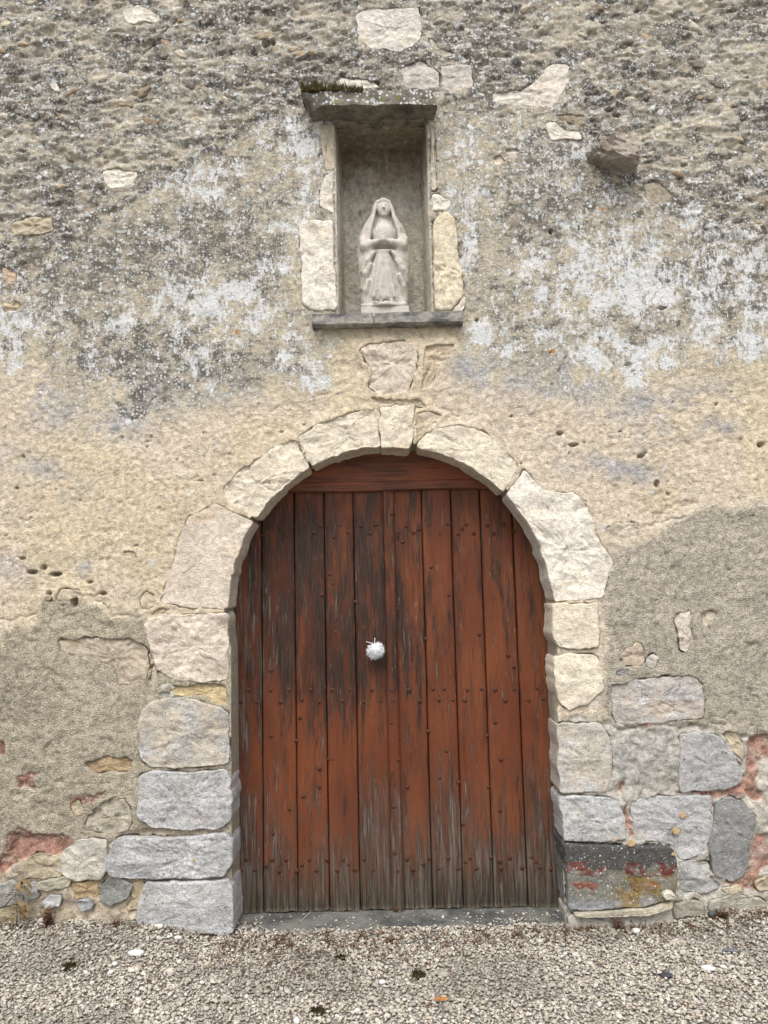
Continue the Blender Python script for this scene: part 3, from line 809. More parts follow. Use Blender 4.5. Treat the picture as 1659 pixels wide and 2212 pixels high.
crack([(930,440),(985,470),(1005,600),(1012,670)], .005, .010, .004)
crack([(690,270),(688,400),(650,470)], .004, .006, .003)
crack([(560,900),(610,880),(700,850)], .003, .004); crack([(560,1440),(565,1450)], .003, .004)
crack([(215,1210),(250,1200),(300,1215)], .004, .008); crack([(1410,1110),(1460,1090),(1500,1092)], .005, .008, .004)
# plaster dies away into the stones: a joint round each one
tint_stone = np.full(len(X), 1.0)
sdall = np.full(len(X), .2)
for s in STONES:
    lo = s['Q'].min(0)-.07; hi = s['Q'].max(0)+.07
    i0, i1 = np.searchsorted(xs, [lo[0], hi[0]]); j0, j1 = np.searchsorted(zs, [lo[1], hi[1]])
    idx = (np.arange(i0, i1)[:,None]*shp[1]+np.arange(j0, j1)[None]).ravel()
    if not len(idx): continue
    sdall[idx] = np.minimum(sdall[idx], poly_sdf(X[idx], Z[idx], s['Q']))
sdj = sdall + fbm(X, Z, .05, 4, 82, .6)*.016 + .003
inside = sstep(.003, -.006, sdj)
near = sstep(.06, .0, sdall)
bro = sstep(-.1, .3, fbm(X, Z, .12, 3, 81))
yy = yy*(1-.70*near*(1-rub_w)) + near*(1-inside)*(bro*.006-.005)*(1-rub_w) + pitm*(1-inside)
nd = np.maximum(np.maximum(NX0-X, X-NX1), np.maximum(NZ0-Z, Z-NZ1))
yy *= sstep(.0, .10, nd)*.9+.1
yy += .040*inside

# colours of the coats themselves
def rgb(r, g, b): return np.array([r, g, b])
T = np.zeros((len(X), 3))
big = fbm(X, Z, .45, 4, 51)[:,None]; med = fbm(X, Z, .13, 4, 52)[:,None]
c_rough = rgb(.44,.39,.30)*(1+.20*med)
c_mid = rgb(.46,.40,.295)*(1+.16*med)
c_tan = rgb(.565,.478,.338)*(1+.07*big+.06*med)
pinkw = sstep(-.1, .35, fbm(X, Z, .5, 3, 53)+.25*blob(1150,950,350,150)+.2*blob(500,880,250,120))[:,None]
c_tan = c_tan*(1-pinkw*.9)+rgb(.57,.485,.38)*pinkw*.9
c_cem = rgb(.52,.46,.345)*(1+.16*big+.14*med)
c_cem = np.where((U > 838)[:,None], rgb(.555,.50,.40)*(1+.14*big+.12*med), c_cem)
cv = (.16*fbm(X, Z, .28, 4, 47)+.12*fbm(X, Z, .05, 3, 48))[:,None]
c_cem = c_cem*(1+cv)
stain = (blob(160,1600,120,60)*.5+blob(1560,1240,120,80)*.3+blob(60,1480,90,70)*.3)[:,None]
c_cem = c_cem*(1-stain*.45)+rgb(.30,.265,.20)*stain*.45
c_rub = np.where((U > 838)[:,None], rgb(.46,.43,.37), rgb(.46,.39,.295))*(1+.2*med)
T = c_mid*(1-rough_w[:,None])+c_rough*rough_w[:,None]
T = T*(1-tan_w[:,None])+c_tan*tan_w[:,None]
T = T*(1-cem_w[:,None])+c_cem*cem_w[:,None]
T = T*(1-rub_w[:,None])+c_rub*rub_w[:,None]
# bare limestone-coloured mortar under the sill
sub = np.clip(blob(850,800,95,95)*1.3-.2, 0, 1)[:,None]
T = T*(1-sub*.6)+rgb(.56,.475,.365)*sub*.6
# grey-blue algae smudges in the tan coat
sm = 0
for u, v, ru, rv, a in ((250,900,90,30,.8),(120,860,60,40,.7),(330,850,60,40,.7),(480,860,80,35,.5),(110,1010,60,45,.6),(150,1030,60,30,.5),(20,1010,40,40,.6),(1045,815,50,45,.9),(1120,840,80,30,.7),(1200,800,60,50,.6),(1270,830,60,40,.6),
                        (1400,860,80,40,.7),(1330,1000,80,22,.7),(1420,930,50,30,.5),(1540,920,40,15,.7),(30,1250,40,40,.5),(165,1215,18,30,.7),(1500,850,80,30,.5),(1240,1020,30,30,.4),(520,810,90,40,.5),(640,800,50,40,.4)):
    sm = np.maximum(sm, a*blob(u, v, ru, rv)) if not np.isscalar(sm) else a*blob(u, v, ru, rv)
sm = np.clip(sm*1.25*sstep(-.28, .22, fbm(X, Z, .07, 5, 54, .62)+.12), 0, 1)[:,None]
T = T*(1-sm*.85)+rgb(.31,.315,.335)*sm*.85
# grey skin on the low right
gr = (np.clip(blob(1390,1620,110,70)*1.5-.15, 0, 1)*(U > 1290))[:,None]
T = T*(1-.8*gr)+rgb(.36,.35,.32)*.8*gr
redm = (red*(.55+.45*sstep(-.3, .1, fbm(X, Z, .05, 4, 63))))[:,None]
T = T*(1-redm)+(rgb(.37,.205,.155)*(1+.35*fbm(X, Z, .03, 3, 55)[:,None]))*redm
ol = (blob(0,1950,140,25)*.8+blob(1650,1950,80,30)*.5)[:,None]*sstep(-.2, .3, med)
T = T*(1-ol*.7)+rgb(.17,.15,.05)*ol*.7
orange = sstep(.46, .56, fbm(X, Z, .04, 3, 56))*rough_w
T = T*(1-.4*orange[:,None])+rgb(.36,.21,.11)*.4*orange[:,None]
ctop = sstep(.25, .6, fbm(X, Z*1.6, .08, 3, 57))[:,None]*rough_w[:,None]
T = T*(1-.5*ctop)+rgb(.56,.49,.37)*.5*ctop

# lichen (r), lime bloom (g), grain (b)
mr = rough_w*.58 + midw*.525 + tan_w*.06
for u, v, ru, rv, a in ((430,490,140,60,.12),(250,560,140,50,.14),(560,560,80,50,.10),(120,620,120,60,.12),(300,760,150,40,.14),(300,870,60,35,.50),(560,780,90,30,.10),(1120,470,110,80,.10),(1480,610,120,50,.12),(1250,440,90,60,.08),
                        (620,260,60,60,.10),(1200,330,80,30,.14),(1040,190,70,60,.06),(1330,880,60,25,.34),(1180,960,40,20,.18),(800,140,260,40,.10),(1560,420,160,60,.06),(1600,640,60,50,.14),(1300,330,60,40,.10),(1590,500,100,30,.2),(150,500,260,14,.1)):
    mr = mr + a*blob(u, v, ru, rv)
for u, v, ru, rv, a in ((870,770,130,90,.5),(980,330,50,70,.0),(1060,560,60,90,.10),(640,560,30,60,.2)): mr = mr - a*blob(u, v, ru, rv)
mr = mr - .10*sstep(.05, .35, fbm(X, Z*1.5, .22, 3, 58))*rough_w + rough_w*.20*fbm(X+.3*Z, Z*2.2, .15, 4, 67) + (rough_w+midw)*(.10*fbm(X, Z*1.4, .20, 4, 59) + .06*fbm(X, Z, .06, 3, 64))
mr = mr + led*.30
mg = rough_w*.33 + midw*.41 + tan_w*(1-cem_w)*.12
for u, v, ru, rv, a in ((440,400,80,40,.10),(430,690,130,80,.17),(560,650,110,50,.13),(660,360,30,130,.20),(690,820,60,50,.26),(640,800,40,40,.12),(0,800,30,110,.30),(120,680,90,60,.08),(250,720,60,50,.10),(660,740,40,50,.10),
                        (1000,380,35,60,.18),(1000,540,22,110,.22),(1150,640,90,110,.13),(1330,680,130,120,.22),(1400,560,120,90,.14),(1550,560,130,80,.15),(1500,730,120,60,.16),(1040,750,60,60,.12),(1480,440,70,50,.14),(1620,740,60,60,.16),(1370,800,60,60,.10),(1640,680,60,60,.12)):
    mg = mg + a*blob(u, v, ru, rv)
mg = mg - .35*blob(860,800,120,110) - .1*blob(1090,520,50,70)
mg = np.minimum(mg+.0*midw, .53) + midw*(.13*fbm(X, Z*1.2, .26, 4, 65) + .07*fbm(X, Z*.7, .08, 3, 66))
mb = cem_w*(1-rub_w)*1.0 + red*.5 + tan_w*(1-cem_w)*.12
keepc = (1-red)*(1-cem_w*.85)
mask = np.stack([np.clip(np.minimum(mr, .625)*keepc, 0, 1), np.clip(mg*keepc, 0, 1), np.clip(mb, 0, 1), np.ones_like(X)], 1)

Q4 = grid_faces(*shp)
QX = X[Q4].mean(1); QZ = Z[Q4].mean(1)
nich = (QX > NX0) & (QX < NX1) & (QZ > NZ0) & (QZ < NZ1)
hp = [(499,2120)]+[(499,1700),(499,1400)]+arc(180, 0, 359, 24)+[(1205,1400),(1205,1560),(1214,1700),(1224,2120)]
HP = np.array([W(u, v)[[0, 2]] for u, v in hp])
hole = poly_sdf(QX, QZ, HP) < -.0
Q4 = Q4[~(nich | hole)]
used = np.unique(Q4); remap = -np.ones(len(X), int); remap[used] = np.arange(len(used))
pv = np.stack([X, yy, Z], 1)[used]
pf = remap[Q4]
p = pv[pf[0]]
if np.cross(p[1]-p[0], p[2]-p[0])[1] > 0: pf = pf[:, ::-1]
me = mesh_np('plaster', pv, pf)
colattr(me, 'tint', np.concatenate([np.clip(T, .02, .8), np.ones((len(X), 1))], 1)[used])
colattr(me, 'mask', mask[used])
plaster = link('plaster', me, MAT['plaster'], wall)

def box_mesh(name, x0, x1, y0, y1, z0, z1):
    v = [(x, y, z) for x in (x0, x1) for y in (y0, y1) for z in (z0, z1)]
    f = [(0,1,3,2),(4,6,7,5),(0,4,5,1),(2,3,7,6),(0,2,6,4),(1,5,7,3)]
    return mesh_np(name, np.array(v), f, False)
link('rubble_core', box_mesh('rubble_core', -5.48, 5.48, .33, .75, -.3, 6.36), MAT['mortar'], wall)

# mortar bed behind the door surround
path = [(499,2060),(499,1850),(499,1600),(499,1400)]+arc(180, 0, 356, 40)+[(1201,1400),(1202,1530),(1209,1600),(1215,1750),(1226,1900),(1231,2060)]
Pw = np.array([W(u, v)[[0, 2]] for u, v in path])
tt = np.gradient(Pw, axis=0); tt /= np.linalg.norm(tt, axis=1, keepdims=True)
nn = np.stack([-tt[:,1], tt[:,0]], 1)
cc = W(ACX, ACY)[[0, 2]]
if ((Pw[20]-cc)@nn[20]) < 0: nn = -nn
Vm = []; prof = [(0, .184), (0, .12), (0, .03), (.004, .018), (.05, .016), (.10, .017), (.16, .02), (.16, .184)]
for d, y in prof:
    q = Pw+nn*d
    Vm.append(np.column_stack([q[:,0], np.full(len(q), y), q[:,1]]))
Vm = np.array(Vm); Vm += rng.normal(0, .002, Vm.shape)
arch = link('door_surround', mesh_np('door_surround', Vm.reshape(-1, 3), grid_faces(len(prof), len(path))), MAT['mortar'], wall)
arch['label'] = 'pale dressed stones round the arched doorway'

# niche lining: two cheeks, curved back, flat head
pr = []
for k in np.linspace(0, 1, 9): pr.append((NX0+.018*k, -.004+(ND-.03)*k))
for a in np.linspace(0, 90, 5)[1:]: pr.append((NX0+.018+.03-.03*math.cos(math.radians(a)), ND-.034+.03*math.sin(math.radians(a))))
xa, xb = NX0+.048, NX1-.048
for k in np.linspace(0, 1, 24)[1:-1]: pr.append((xa+(xb-xa)*k, ND-.004))
pr = [(NX0-.02, .012)]+pr+[(NX0+NX1-x, y) for x, y in pr[:13]][::-1]+[(NX1+.02, .012)]
nz = np.linspace(NZ0-.02, NZ1+.03, 60)
NV = np.array([[(x, y, z) for z in nz] for x, y in pr]).reshape(-1, 3)
inn = (NV[:,1] > .0).astype(float)*np.isin(np.arange(len(NV))//60, [0, len(pr)-1], invert=True)
NV[:,1] += inn*(fbm(NV[:,0], NV[:,2], .1, 4, 91)*.006+sstep(.2, .4, fbm(NV[:,0], NV[:,2], .07, 3, 94))*.006)
NV[:,0] += inn*(fbm(NV[:,1]*1.3, NV[:,2], .08, 3, 92)*.005)
fN = grid_faces(len(pr), 60)
hx = np.linspace(NX0-.02, NX1+.02, 24); hy = np.linspace(-.002, ND+.01, 18)
HX, HY = np.meshgrid(hx, hy, indexing='ij')
HZ = NZ1 + fbm(HX, HY, .1, 3, 93)*.006 + .004
nv2 = np.stack([HX, HY, HZ], -1).reshape(-1, 3); f2 = grid_faces(24, 18)[:, ::-1]+len(NV)
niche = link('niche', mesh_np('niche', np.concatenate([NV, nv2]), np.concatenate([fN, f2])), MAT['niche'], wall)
niche['label'] = 'rectangular recess in the wall sheltering the statue'

for i, s in enumerate(STONES):
    par = {'wall': wall, 'arch': arch, 'niche': niche}[s['parent']]
    o = link(s['kind'], stone_mesh(s, i), MAT['base'] if s['px'][0] == (1216,1820) else MAT['stone'], par, (*s['col'], s['lichen']))

# small stones showing through the high rough coat
chips = []
for k in range(5):
    v, f = ico_sub(2)
    v = np.sign(v)*np.abs(v)**.8
    v = v*(1+.55*fbm3(v*1.0, .9, 3, 300+k)[:,None])
    v = v*np.array([1, .42, .58])
    chips.append(mesh_np('stone_chip', v, f)); chips[-1].materials.append(MAT['stone'])
cnt = 0
pal = [(.56,.49,.38,.1),(.60,.55,.46,.1),(.42,.34,.24,.2),(.33,.25,.17,.2),(.30,.26,.21,.35),(.46,.45,.42,.45),(.22,.19,.16,.3),(.48,.38,.27,.1)]
while cnt < 150:
    u, v = rng.uniform(-30, 1690), rng.uniform(-40, 560)
    P = W(u, v); x, z = P[0], P[2]
    if v > np.interp(u, [0,60,540,700,1250,1290,1400,1659], [595,560,270,225,262,292,425,520])-12: continue
    if any(((s['c'][0]-x)**2+(s['c'][1]-z)**2)**.5 < .045+np.linalg.norm(s['Q']-s['c'], axis=1).max() for s in STONES): continue
    if NX0-.25 < x < NX1+.1 and z < NZ1+.25: continue
    i0, j0 = np.searchsorted(xs, x), np.searchsorted(zs, z)
    o = link('stone', chips[cnt % 5], None, wall, pal[rng.integers(len(pal))])
    r = rng.uniform(.010, .030)*(1.3 if rng.random() < .15 else 1)
    o.location = (x, yy.reshape(shp)[min(i0, shp[0]-1), min(j0, shp[1]-1)]+r*.22, z); o.scale = (r*rng.uniform(.9, 1.5), r, r)
    o.rotation_euler = (0, rng.normal(0, .35), 0)
    cnt += 1

def rock(name, size, seed, sub=3, amp=.35, freq=.8, smooth=True):
    v, f = ico_sub(sub)
    d = 1+amp*fbm3(v, freq, 4, seed)
    v = v*d[:,None]*np.array(size)
    return mesh_np(name, v, f, smooth)

# projecting rock
P = W(1324, 338, -.03)
v, f = ico_sub(3)
v = np.sign(v)*np.abs(v)**.66
v = v*(1+.42*fbm3(v, .9, 4, 501)-.30*abs(fbm3(v, .35, 3, 502)))[:,None]*np.array([.118, .105, .070])
v[:,2] -= v[:,0]*.22
pm = mesh_np('projecting_stone', v, f); pm.set_sharp_from_angle(angle=math.radians(24))
ro_ = link('projecting_stone', pm, MAT['stone'], wall, (.34,.29,.24,.50))
ro_.location = P; ro_['label'] = 'dark rough stone jutting out of the wall'

# niche lintel with moss
def slab(name, x0, x1, y0, y1, z0, z1, nx, ny, nz_, seed, amp, edge=None):
    vs = []; key = {}; fs = []
    def vid(i, j, k):
        if (i, j, k) not in key:
            key[(i, j, k)] = len(vs); vs.append((i/nx, j/ny, k/nz_))
        return key[(i, j, k)]
    for i in range(nx):
        for k in range(nz_):
            fs.append((vid(i,0,k), vid(i+1,0,k), vid(i+1,0,k+1), vid(i,0,k+1)))
            fs.append((vid(i,ny,k+1), vid(i+1,ny,k+1), vid(i+1,ny,k), vid(i,ny,k)))
        for j in range(ny):
            fs.append((vid(i,j,nz_), vid(i+1,j,nz_), vid(i+1,j+1,nz_), vid(i,j+1,nz_)))
            fs.append((vid(i,j+1,0), vid(i+1,j+1,0), vid(i+1,j,0), vid(i,j,0)))
    for j in range(ny):
        for k in range(nz_):
            fs.append((vid(0,j,k+1), vid(0,j+1,k+1), vid(0,j+1,k), vid(0,j,k)))
            fs.append((vid(nx,j,k), vid(nx,j+1,k), vid(nx,j+1,k+1), vid(nx,j,k+1)))
    t = np.array(vs); vv = np.array([x0, y0, z0])+t*np.array([x1-x0, y1-y0, z1-z0])
    if edge: vv = edge(t, vv)
    n = np.stack([fbm3(vv, .06, 4, seed+q*10) for q in range(3)], 1)
    me = mesh_np(name, vv+n*amp, fs)
    me.set_sharp_from_angle(angle=math.radians(48))
    return me
a = W(653, 212, -.12); b = W(942, 212, -.12)
zlb = W(829, 225, -.12)[2]; zlt = W(829, 196, -.12)[2]
def ledge(t, v):
    fl = sstep(.16, .0, t[:,0])*sstep(.9, .0, t[:,1])
    v[:,2] -= (1-t[:,2])*sstep(.20, .03, t[:,0])*.05*sstep(.6, .0, t[:,1])*0
    v[:,0] += (1-t[:,2])*sstep(.2, 0, t[:,0])*.035
    v[:,1] += fl*.05*(1-t[:,2])
    return v
lintel = link('lintel', slab('lintel', a[0], b[0], -.12, .06, zlb-.004, zlt+.002, 60, 22, 12, 601, .015, ledge), MAT['lintel'], niche)
lintel['label'] = 'dark lichened stone slab roofing the niche'
mb = MB()
for k in range(3200):
    t = rng.random()**1.5; x = a[0]-.004+t*.31; y = rng.uniform(-.136, .0); th = .042*(1-t)*(1+.6*math.sin(x*60))+.008
    base = np.array([x, y, zlt+.006+rng.uniform(-.006, .004)]); h = rng.uniform(.35, 1.1)*th+.006
    dx = rng.normal(0, .006, 2); w = rng.uniform(.0012, .003); an = rng.uniform(0, 3.14)
    q = np.array([math.cos(an), math.sin(an), 0])*w
    tip = base+np.array([dx[0], dx[1]-.003, h])
    mb.add([base-q, base+q, tip+q*.5, tip-q*.5], [(0,1,2,3)])
moss = link('moss', mb.mesh('moss', False), MAT['moss'], niche); moss['kind'] = 'stuff'; moss['label'] = 'olive brown moss on the end of the lintel'
# sill in two pieces
a = W(674, 697, -.045); m_ = W(808, 697, -.045); b = W(1001, 697, -.045)
zst = NZ0+.004; zsb = zst-.062
def chamf(t, v):
    v[:,1] += (t[:,2] < .12)*.012
    return v
for x0, x1, sd in ((a[0], m_[0]-.004, 611), (m_[0]+.004, b[0], 612)):
    s_ = link('sill', slab('sill', x0, x1, -.045, ND-.01, zsb, zst, 30, 20, 6, sd, .0035, chamf), MAT['slate'], niche)

# painted bricks in the low block
for q, c in (([(1222,1862),(1268,1860),(1308,1864),(1306,1888),(1262,1892),(1224,1884)], (.13,.040,.030)), ([(1352,1866),(1400,1864),(1459,1868),(1460,1890),(1410,1892),(1354,1888)], (.12,.036,.030)),
             ([(1226,1908),(1262,1906),(1292,1910),(1286,1932),(1230,1938)], (.21,.085,.055)), ([(1360,1906),(1420,1902),(1432,1918),(1370,1926)], (.20,.11,.045))):
    s = dict(kind='brick', yf=-.0355, back=-.01, bevel=.002, rough=.004, lump=0)
    s['Q'], s['c'] = outline(q, -.034, smooth=1, jit=.012, gap=0, seed=900)
    link('brick', stone_mesh(s, 900+int(q[0][0])), MAT['brick'], wall, (*c, 1))

# orange lichen rosettes on the low right stones
for u, v, r, yq in ((1475,1761,.018,-.004),(1460,1795,.021,-.004),(1327,1814,.012,-.020),(1364,1822,.020,-.036),(1454,1845,.009,-.036),(418,1858,.008,-.030)):
    vv, ff = ico_sub(2); vv = vv*(1+.35*fbm3(vv, .5, 3, int(u)))[:,None]*np.array([r*.85, .0010, r*.78])
    o = link('lichen_rosette', mesh_np('lichen_rosette', vv, ff), MAT['lichen'], wall); o.location = W(u, v, yq)

# doorstep slab
a = W(512, 1980, .1); b = W(1220, 1980, .1)
def stepf(t, v):
    v[:,2] += t[:,2]*(.010*(t[:,1]) - .016*sstep(.2, 0, t[:,1]))
    return v
st_ = link('doorstep', slab('doorstep', a[0]-.03, b[0]+.02, -.02, .32, -.08, .000, 60, 20, 4, 621, .004, stepf), MAT['concrete'], wall)

# ------------------------------------------------------------------ door
DY = DOORY
zb = .012
ztop = W(835, 1058, DY)[2]
edges_px = [(494,1600),(567,1600),(640,1600),(707,1600),(772,1600),(842,1600),(925,1600),(990,1600),(1055,1600),(1127,1600),(1206,1600)]
ex = [W(u, v, DY)[0] for u, v in edges_px]
dcx = .5*(ex[0]+ex[-1])
dl = box_mesh('door', ex[0]-dcx+.01, ex[-1]-dcx-.01, DY+.034, DY+.06, zb+.03, ztop+.30)
door = link('door', dl, MAT['timber'], wall)
door.location = (dcx, 0, 0)
door['label'] = 'worn red-brown double door of vertical nailed boards'
def plank(name, x0, x1, z0, z1, y, th, seed, nx=8, nz_=110, groove=.004, ragged=.006):
    xr = np.array([0, groove]+list(np.linspace(groove*2, x1-x0-groove*2, nx))+[x1-x0-groove, x1-x0])
    yr = np.array([groove*1.6, groove*.5]+[0]*nx+[groove*.5, groove*1.6])
    zt = np.linspace(0, 1, nz_)
    PX, PT = np.meshgrid(xr, zt, indexing='ij'); PY = np.repeat(yr[:,None], nz_, 1)
    bot = z0+ragged*vn2(xr/.012+seed*9.1, xr*0+seed, seed)+.003*vn2(xr*0+seed*3.3, xr*0, seed)
    PZ = bot[:,None]+(z1-bot[:,None])*PT
    wob = fbm(PZ*.4+seed*7.7, PZ*0+seed, .12, 3, seed)*.0012
    PXw = x0+PX+np.where((PX < .012) | (PX > x1-x0-.012), wob, 0)
    PYw = y+PY+fbm(PX*6+seed*3.1, PZ*.5, .12, 4, seed+5)*.0035
    v = np.stack([PXw, PYw, PZ], -1).reshape(-1, 3); f = grid_faces(len(xr), nz_)
    n = len(v); vb = v.copy(); vb[:,1] = y+th
    fb = f[:, ::-1]+n
    i = np.arange(nz_-1); L = (len(xr)-1)*nz_
    s1 = np.stack([i, i+1, i+1+n, i+n], 1)[:, ::-1]; s2 = np.stack([L+i, L+i+1, L+i+1+n, L+i+n], 1)
    j = np.arange(len(xr)-1)*nz_
    s3 = np.stack([j, j+nz_, j+nz_+n, j+n], 1)[:, ::-1]; t = j+nz_-1; s4 = np.stack([t, t+nz_, t+nz_+n, t+n], 1)
    F = np.concatenate([f, fb, s1[:, ::-1], s2[:, ::-1], s3[:, ::-1], s4[:, ::-1]])
    return mesh_np(name, np.concatenate([v, vb]), F)
for k in range(10):
    g = .0022
    link('plank', plank('plank', ex[k]-dcx+g, ex[k+1]-dcx-g, zb, ztop+.26, DY+(.002*((k*7) % 3)-.001), .032, 40+k), MAT['board'], door)
sx0, sx1 = W(840, 1600, DY)[0]-dcx, W(863, 1600, DY)[0]-dcx
strip = link('cover_strip', plank('cover_strip', sx0-.002, sx1, zb-.008, ztop-.005, DY-.020, .024, 77, nx=4), MAT['board'], door)
# header board
z0h = W(835, 1060, DY-.02)[2]; z1h = z0h+.30
hv = []
xh = np.linspace(W(560, 1040, DY)[0]-dcx, W(1110, 1040, DY)[0]-dcx, 60)
prof = [(DY+.03, 0), (DY-.012, 0), (DY-.022, .006), (DY-.024, .045), (DY-.016, .052), (DY-.015, .12), (DY-.015, .30)]
V3 = np.array([[(x, y+fbm(np.array([x]), np.array([z]), .2, 2, 5)[0]*.002, z0h+z+.0015*math.sin(x*9)) for y, z in prof] for x in xh]).reshape(-1, 3)
f = grid_faces(60, len(prof))
link('header_board', mesh_np('header_board', V3, f[:, ::-1], False), MAT['rail'], door)
# nails
nv, nf = ico_sub(1); nv = nv*np.array([1, .62, 1]); nv *= (1+.12*fbm3(nv, .6, 2, 9))[:,None]
nail_me = mesh_np('nail', nv, nf); nail_me.materials.append(MAT['nail'])
def nail(u, v, r=.0104, yo=0):
    P = W(u, v, DY)
    o = link('nail', nail_me, None, door); s = r*rng.uniform(.85, 1.15)
    o.scale = (s, s, s); o.location = (P[0]-dcx, DY+.001+yo, P[2]); o.rotation_euler = (0, rng.uniform(0, 6), 0)
NAILS = [(566,1157),(582,1140),(603,1140),(628,1140),(620,1158),(660,1136),(678,1150),(692,1136),(720,1160),(735,1135),(752,1150),(779,1135),(812,1133),(800,1152),(846,1110),(878,1136),(905,1143),(858,1150),(893,1150),(927,1133),(967,1132),(950,1153),(1007,1133),(998,1142),(990,1153),(1024,1152),(1053,1135),(1087,1133),(1066,1152),(1110,1148),
 (536,1490),(520,1516),(555,1516),(585,1491),(624,1490),(606,1516),(672,1490),(652,1512),(690,1515),(718,1490),(755,1490),(740,1514),(786,1516),(822,1514),(803,1490),(848,1490),(850,1512),(884,1490),(907,1514),(960,1488),(935,1488),(948,1512),(978,1512),(1010,1490),(1005,1513),(1040,1488),(1070,1490),(1092,1513),(1110,1488),(1142,1513),(1160,1487),(1174,1510),
 (516,1866),(532,1857),(522,1881),(550,1880),(575,1870),(588,1857),(618,1857),(604,1881),(641,1881),(652,1868),(668,1857),(684,1880),(706,1857),(728,1880),(742,1857),(752,1867),(764,1877),(786,1856),(770,1880),(806,1878),(858,1878),(880,1855),(892,1878),(915,1866),(928,1854),(948,1876),(968,1854),(990,1876),(1006,1862),(1016,1854),(1030,1876),(1060,1852),(1080,1860),(1082,1876),(1102,1853),(1128,1874),(1148,1852),(1158,1862),(1166,1874),(1190,1878),
 (712,1240),(720,1260),(695,1285),(768,1300),(870,1170),(932,1225),(970,1285),(1098,1415),(1110,1440),(1035,1370),(950,1680),(990,1690),(1055,1700),(1080,1750),(690,1660),(710,1640),(655,1720),(690,1700),(625,1748),(590,1800),(585,1590),(640,1600),(720,1640),(850,1740),(855,1960),(853,1840),(860,1640),(845,1560),(925,1580),(965,1622),(1052,1590),(1082,1640),(1070,1560),(648,1550),(585,1448),(725,1366),(920,1380),(1000,1780),(880,1700)]
for u, v in NAILS: nail(u, v, .0104, -.020 if 838 < u < 866 else 0)

# white pompom hung on a nail of the door
P = W(811, 1404, DY-.045)
pom = bpy.data.objects.new('pompom', None); COL.objects.link(pom); pom.location = P
tag(pom, 'small white fluffy pompom with loose string ends hung on the wooden door', 'pompom')
v, f = ico_sub(3)
v = v*(1+.10*fbm3(v, .5, 3, 31))[:,None]*.030
mb = MB()
for k in range(1900):
    d = rng.normal(0, 1, 3); d /= np.linalg.norm(d)
    if d[2] > .55 and d[0] < .1 and rng.random() < .75: continue
    L = rng.uniform(.037, .048)*(1-.12*max(0, d[2]))
    s = np.cross(d, rng.normal(0, 1, 3)); s /= np.linalg.norm(s); s *= .0007
    e = d*L+rng.normal(0, .004, 3)
    mb.add([d*.02-s, d*.02+s, e+s*.6, e-s*.6], [(0,1,2,3)])
link('core', mesh_np('core', v, f), MAT['fluff'], pom)
tf = link('tuft', mb.mesh('tuft', False), MAT['fluff'], pom); tf['kind'] = 'stuff'
mb = MB(); mb.tube([(-.008,-.01,.025),(-.018,-.012,.034),(-.046,-.01,.043)], .0013); link('string_end', mb.mesh('string_end'), MAT['fluff'], pom)
mb = MB(); mb.tube([(-.008,-.01,.025),(-.003,-.012,.04),(-.001,-.01,.060)], .0013); link('string_end', mb.mesh('string_end'), MAT['fluff'], pom)
mb = MB(); mb.tube([(0,.0,.0),(.0,.03,.004),(.001,.047,.005)], .002); link('string_loop', mb.mesh('string_loop'), MAT['fluff'], pom)

# ------------------------------------------------------------------ statue (one carved block, meshed from a distance field)
def surface_nets(F, org, h):
    nx, ny, nz_ = F.shape
    sgn = F < 0
    c = np.zeros((nx-1, ny-1, nz_-1), int); acc = np.zeros((nx-1, ny-1, nz_-1, 3)); cnt = np.zeros((nx-1, ny-1, nz_-1))
    off = [(i, j, k) for i in (0,1) for j in (0,1) for k in (0,1)]
    sl = lambda o: (slice(o[0], nx-1+o[0]), slice(o[1], ny-1+o[1]), slice(o[2], nz_-1+o[2]))
    for a in off:
        for ax in range(3):
            if a[ax]: continue
            b = list(a); b[ax] = 1; b = tuple(b)
            fa, fb = F[sl(a)], F[sl(b)]; m = sgn[sl(a)] != sgn[sl(b)]
            t = np.where(m, fa/(fa-fb+1e-12), 0)
            for q in range(3):
                acc[..., q] += np.where(m, a[q]+(t if q == ax else 0), 0)
            cnt += m
    act = cnt > 0
    ids = -np.ones(act.shape, int); ids[act] = np.arange(act.sum())
    ii = np.argwhere(act)
    V = org+h*(ii+acc[act]/cnt[act][:,None])
    quads = []
    for ax in range(3):
        o1, o2 = [(1,2),(2,0),(0,1)][ax]
        A = [slice(1, n-1) for n in (nx, ny, nz_)]; B = list(A)
        A[ax] = slice(0, (nx, ny, nz_)[ax]-1); B[ax] = slice(1, (nx, ny, nz_)[ax])
        m = sgn[tuple(A)] != sgn[tuple(B)]
        pos = np.argwhere(m)+np.array([0 if q == ax else 1 for q in range(3)])
        ins = sgn[tuple(A)][m]
        def cell(d1, d2):
            p = pos.copy(); p[:, o1] -= d1; p[:, o2] -= d2
            return ids[p[:,0], p[:,1], p[:,2]]
        q = np.stack([cell(1,1), cell(0,1), cell(0,0), cell(1,0)], 1)
        q[~ins] = q[~ins][:, ::-1]
        quads.append(q)
    q = np.concatenate(quads); q = q[(q >= 0).all(1)]
    return V, q

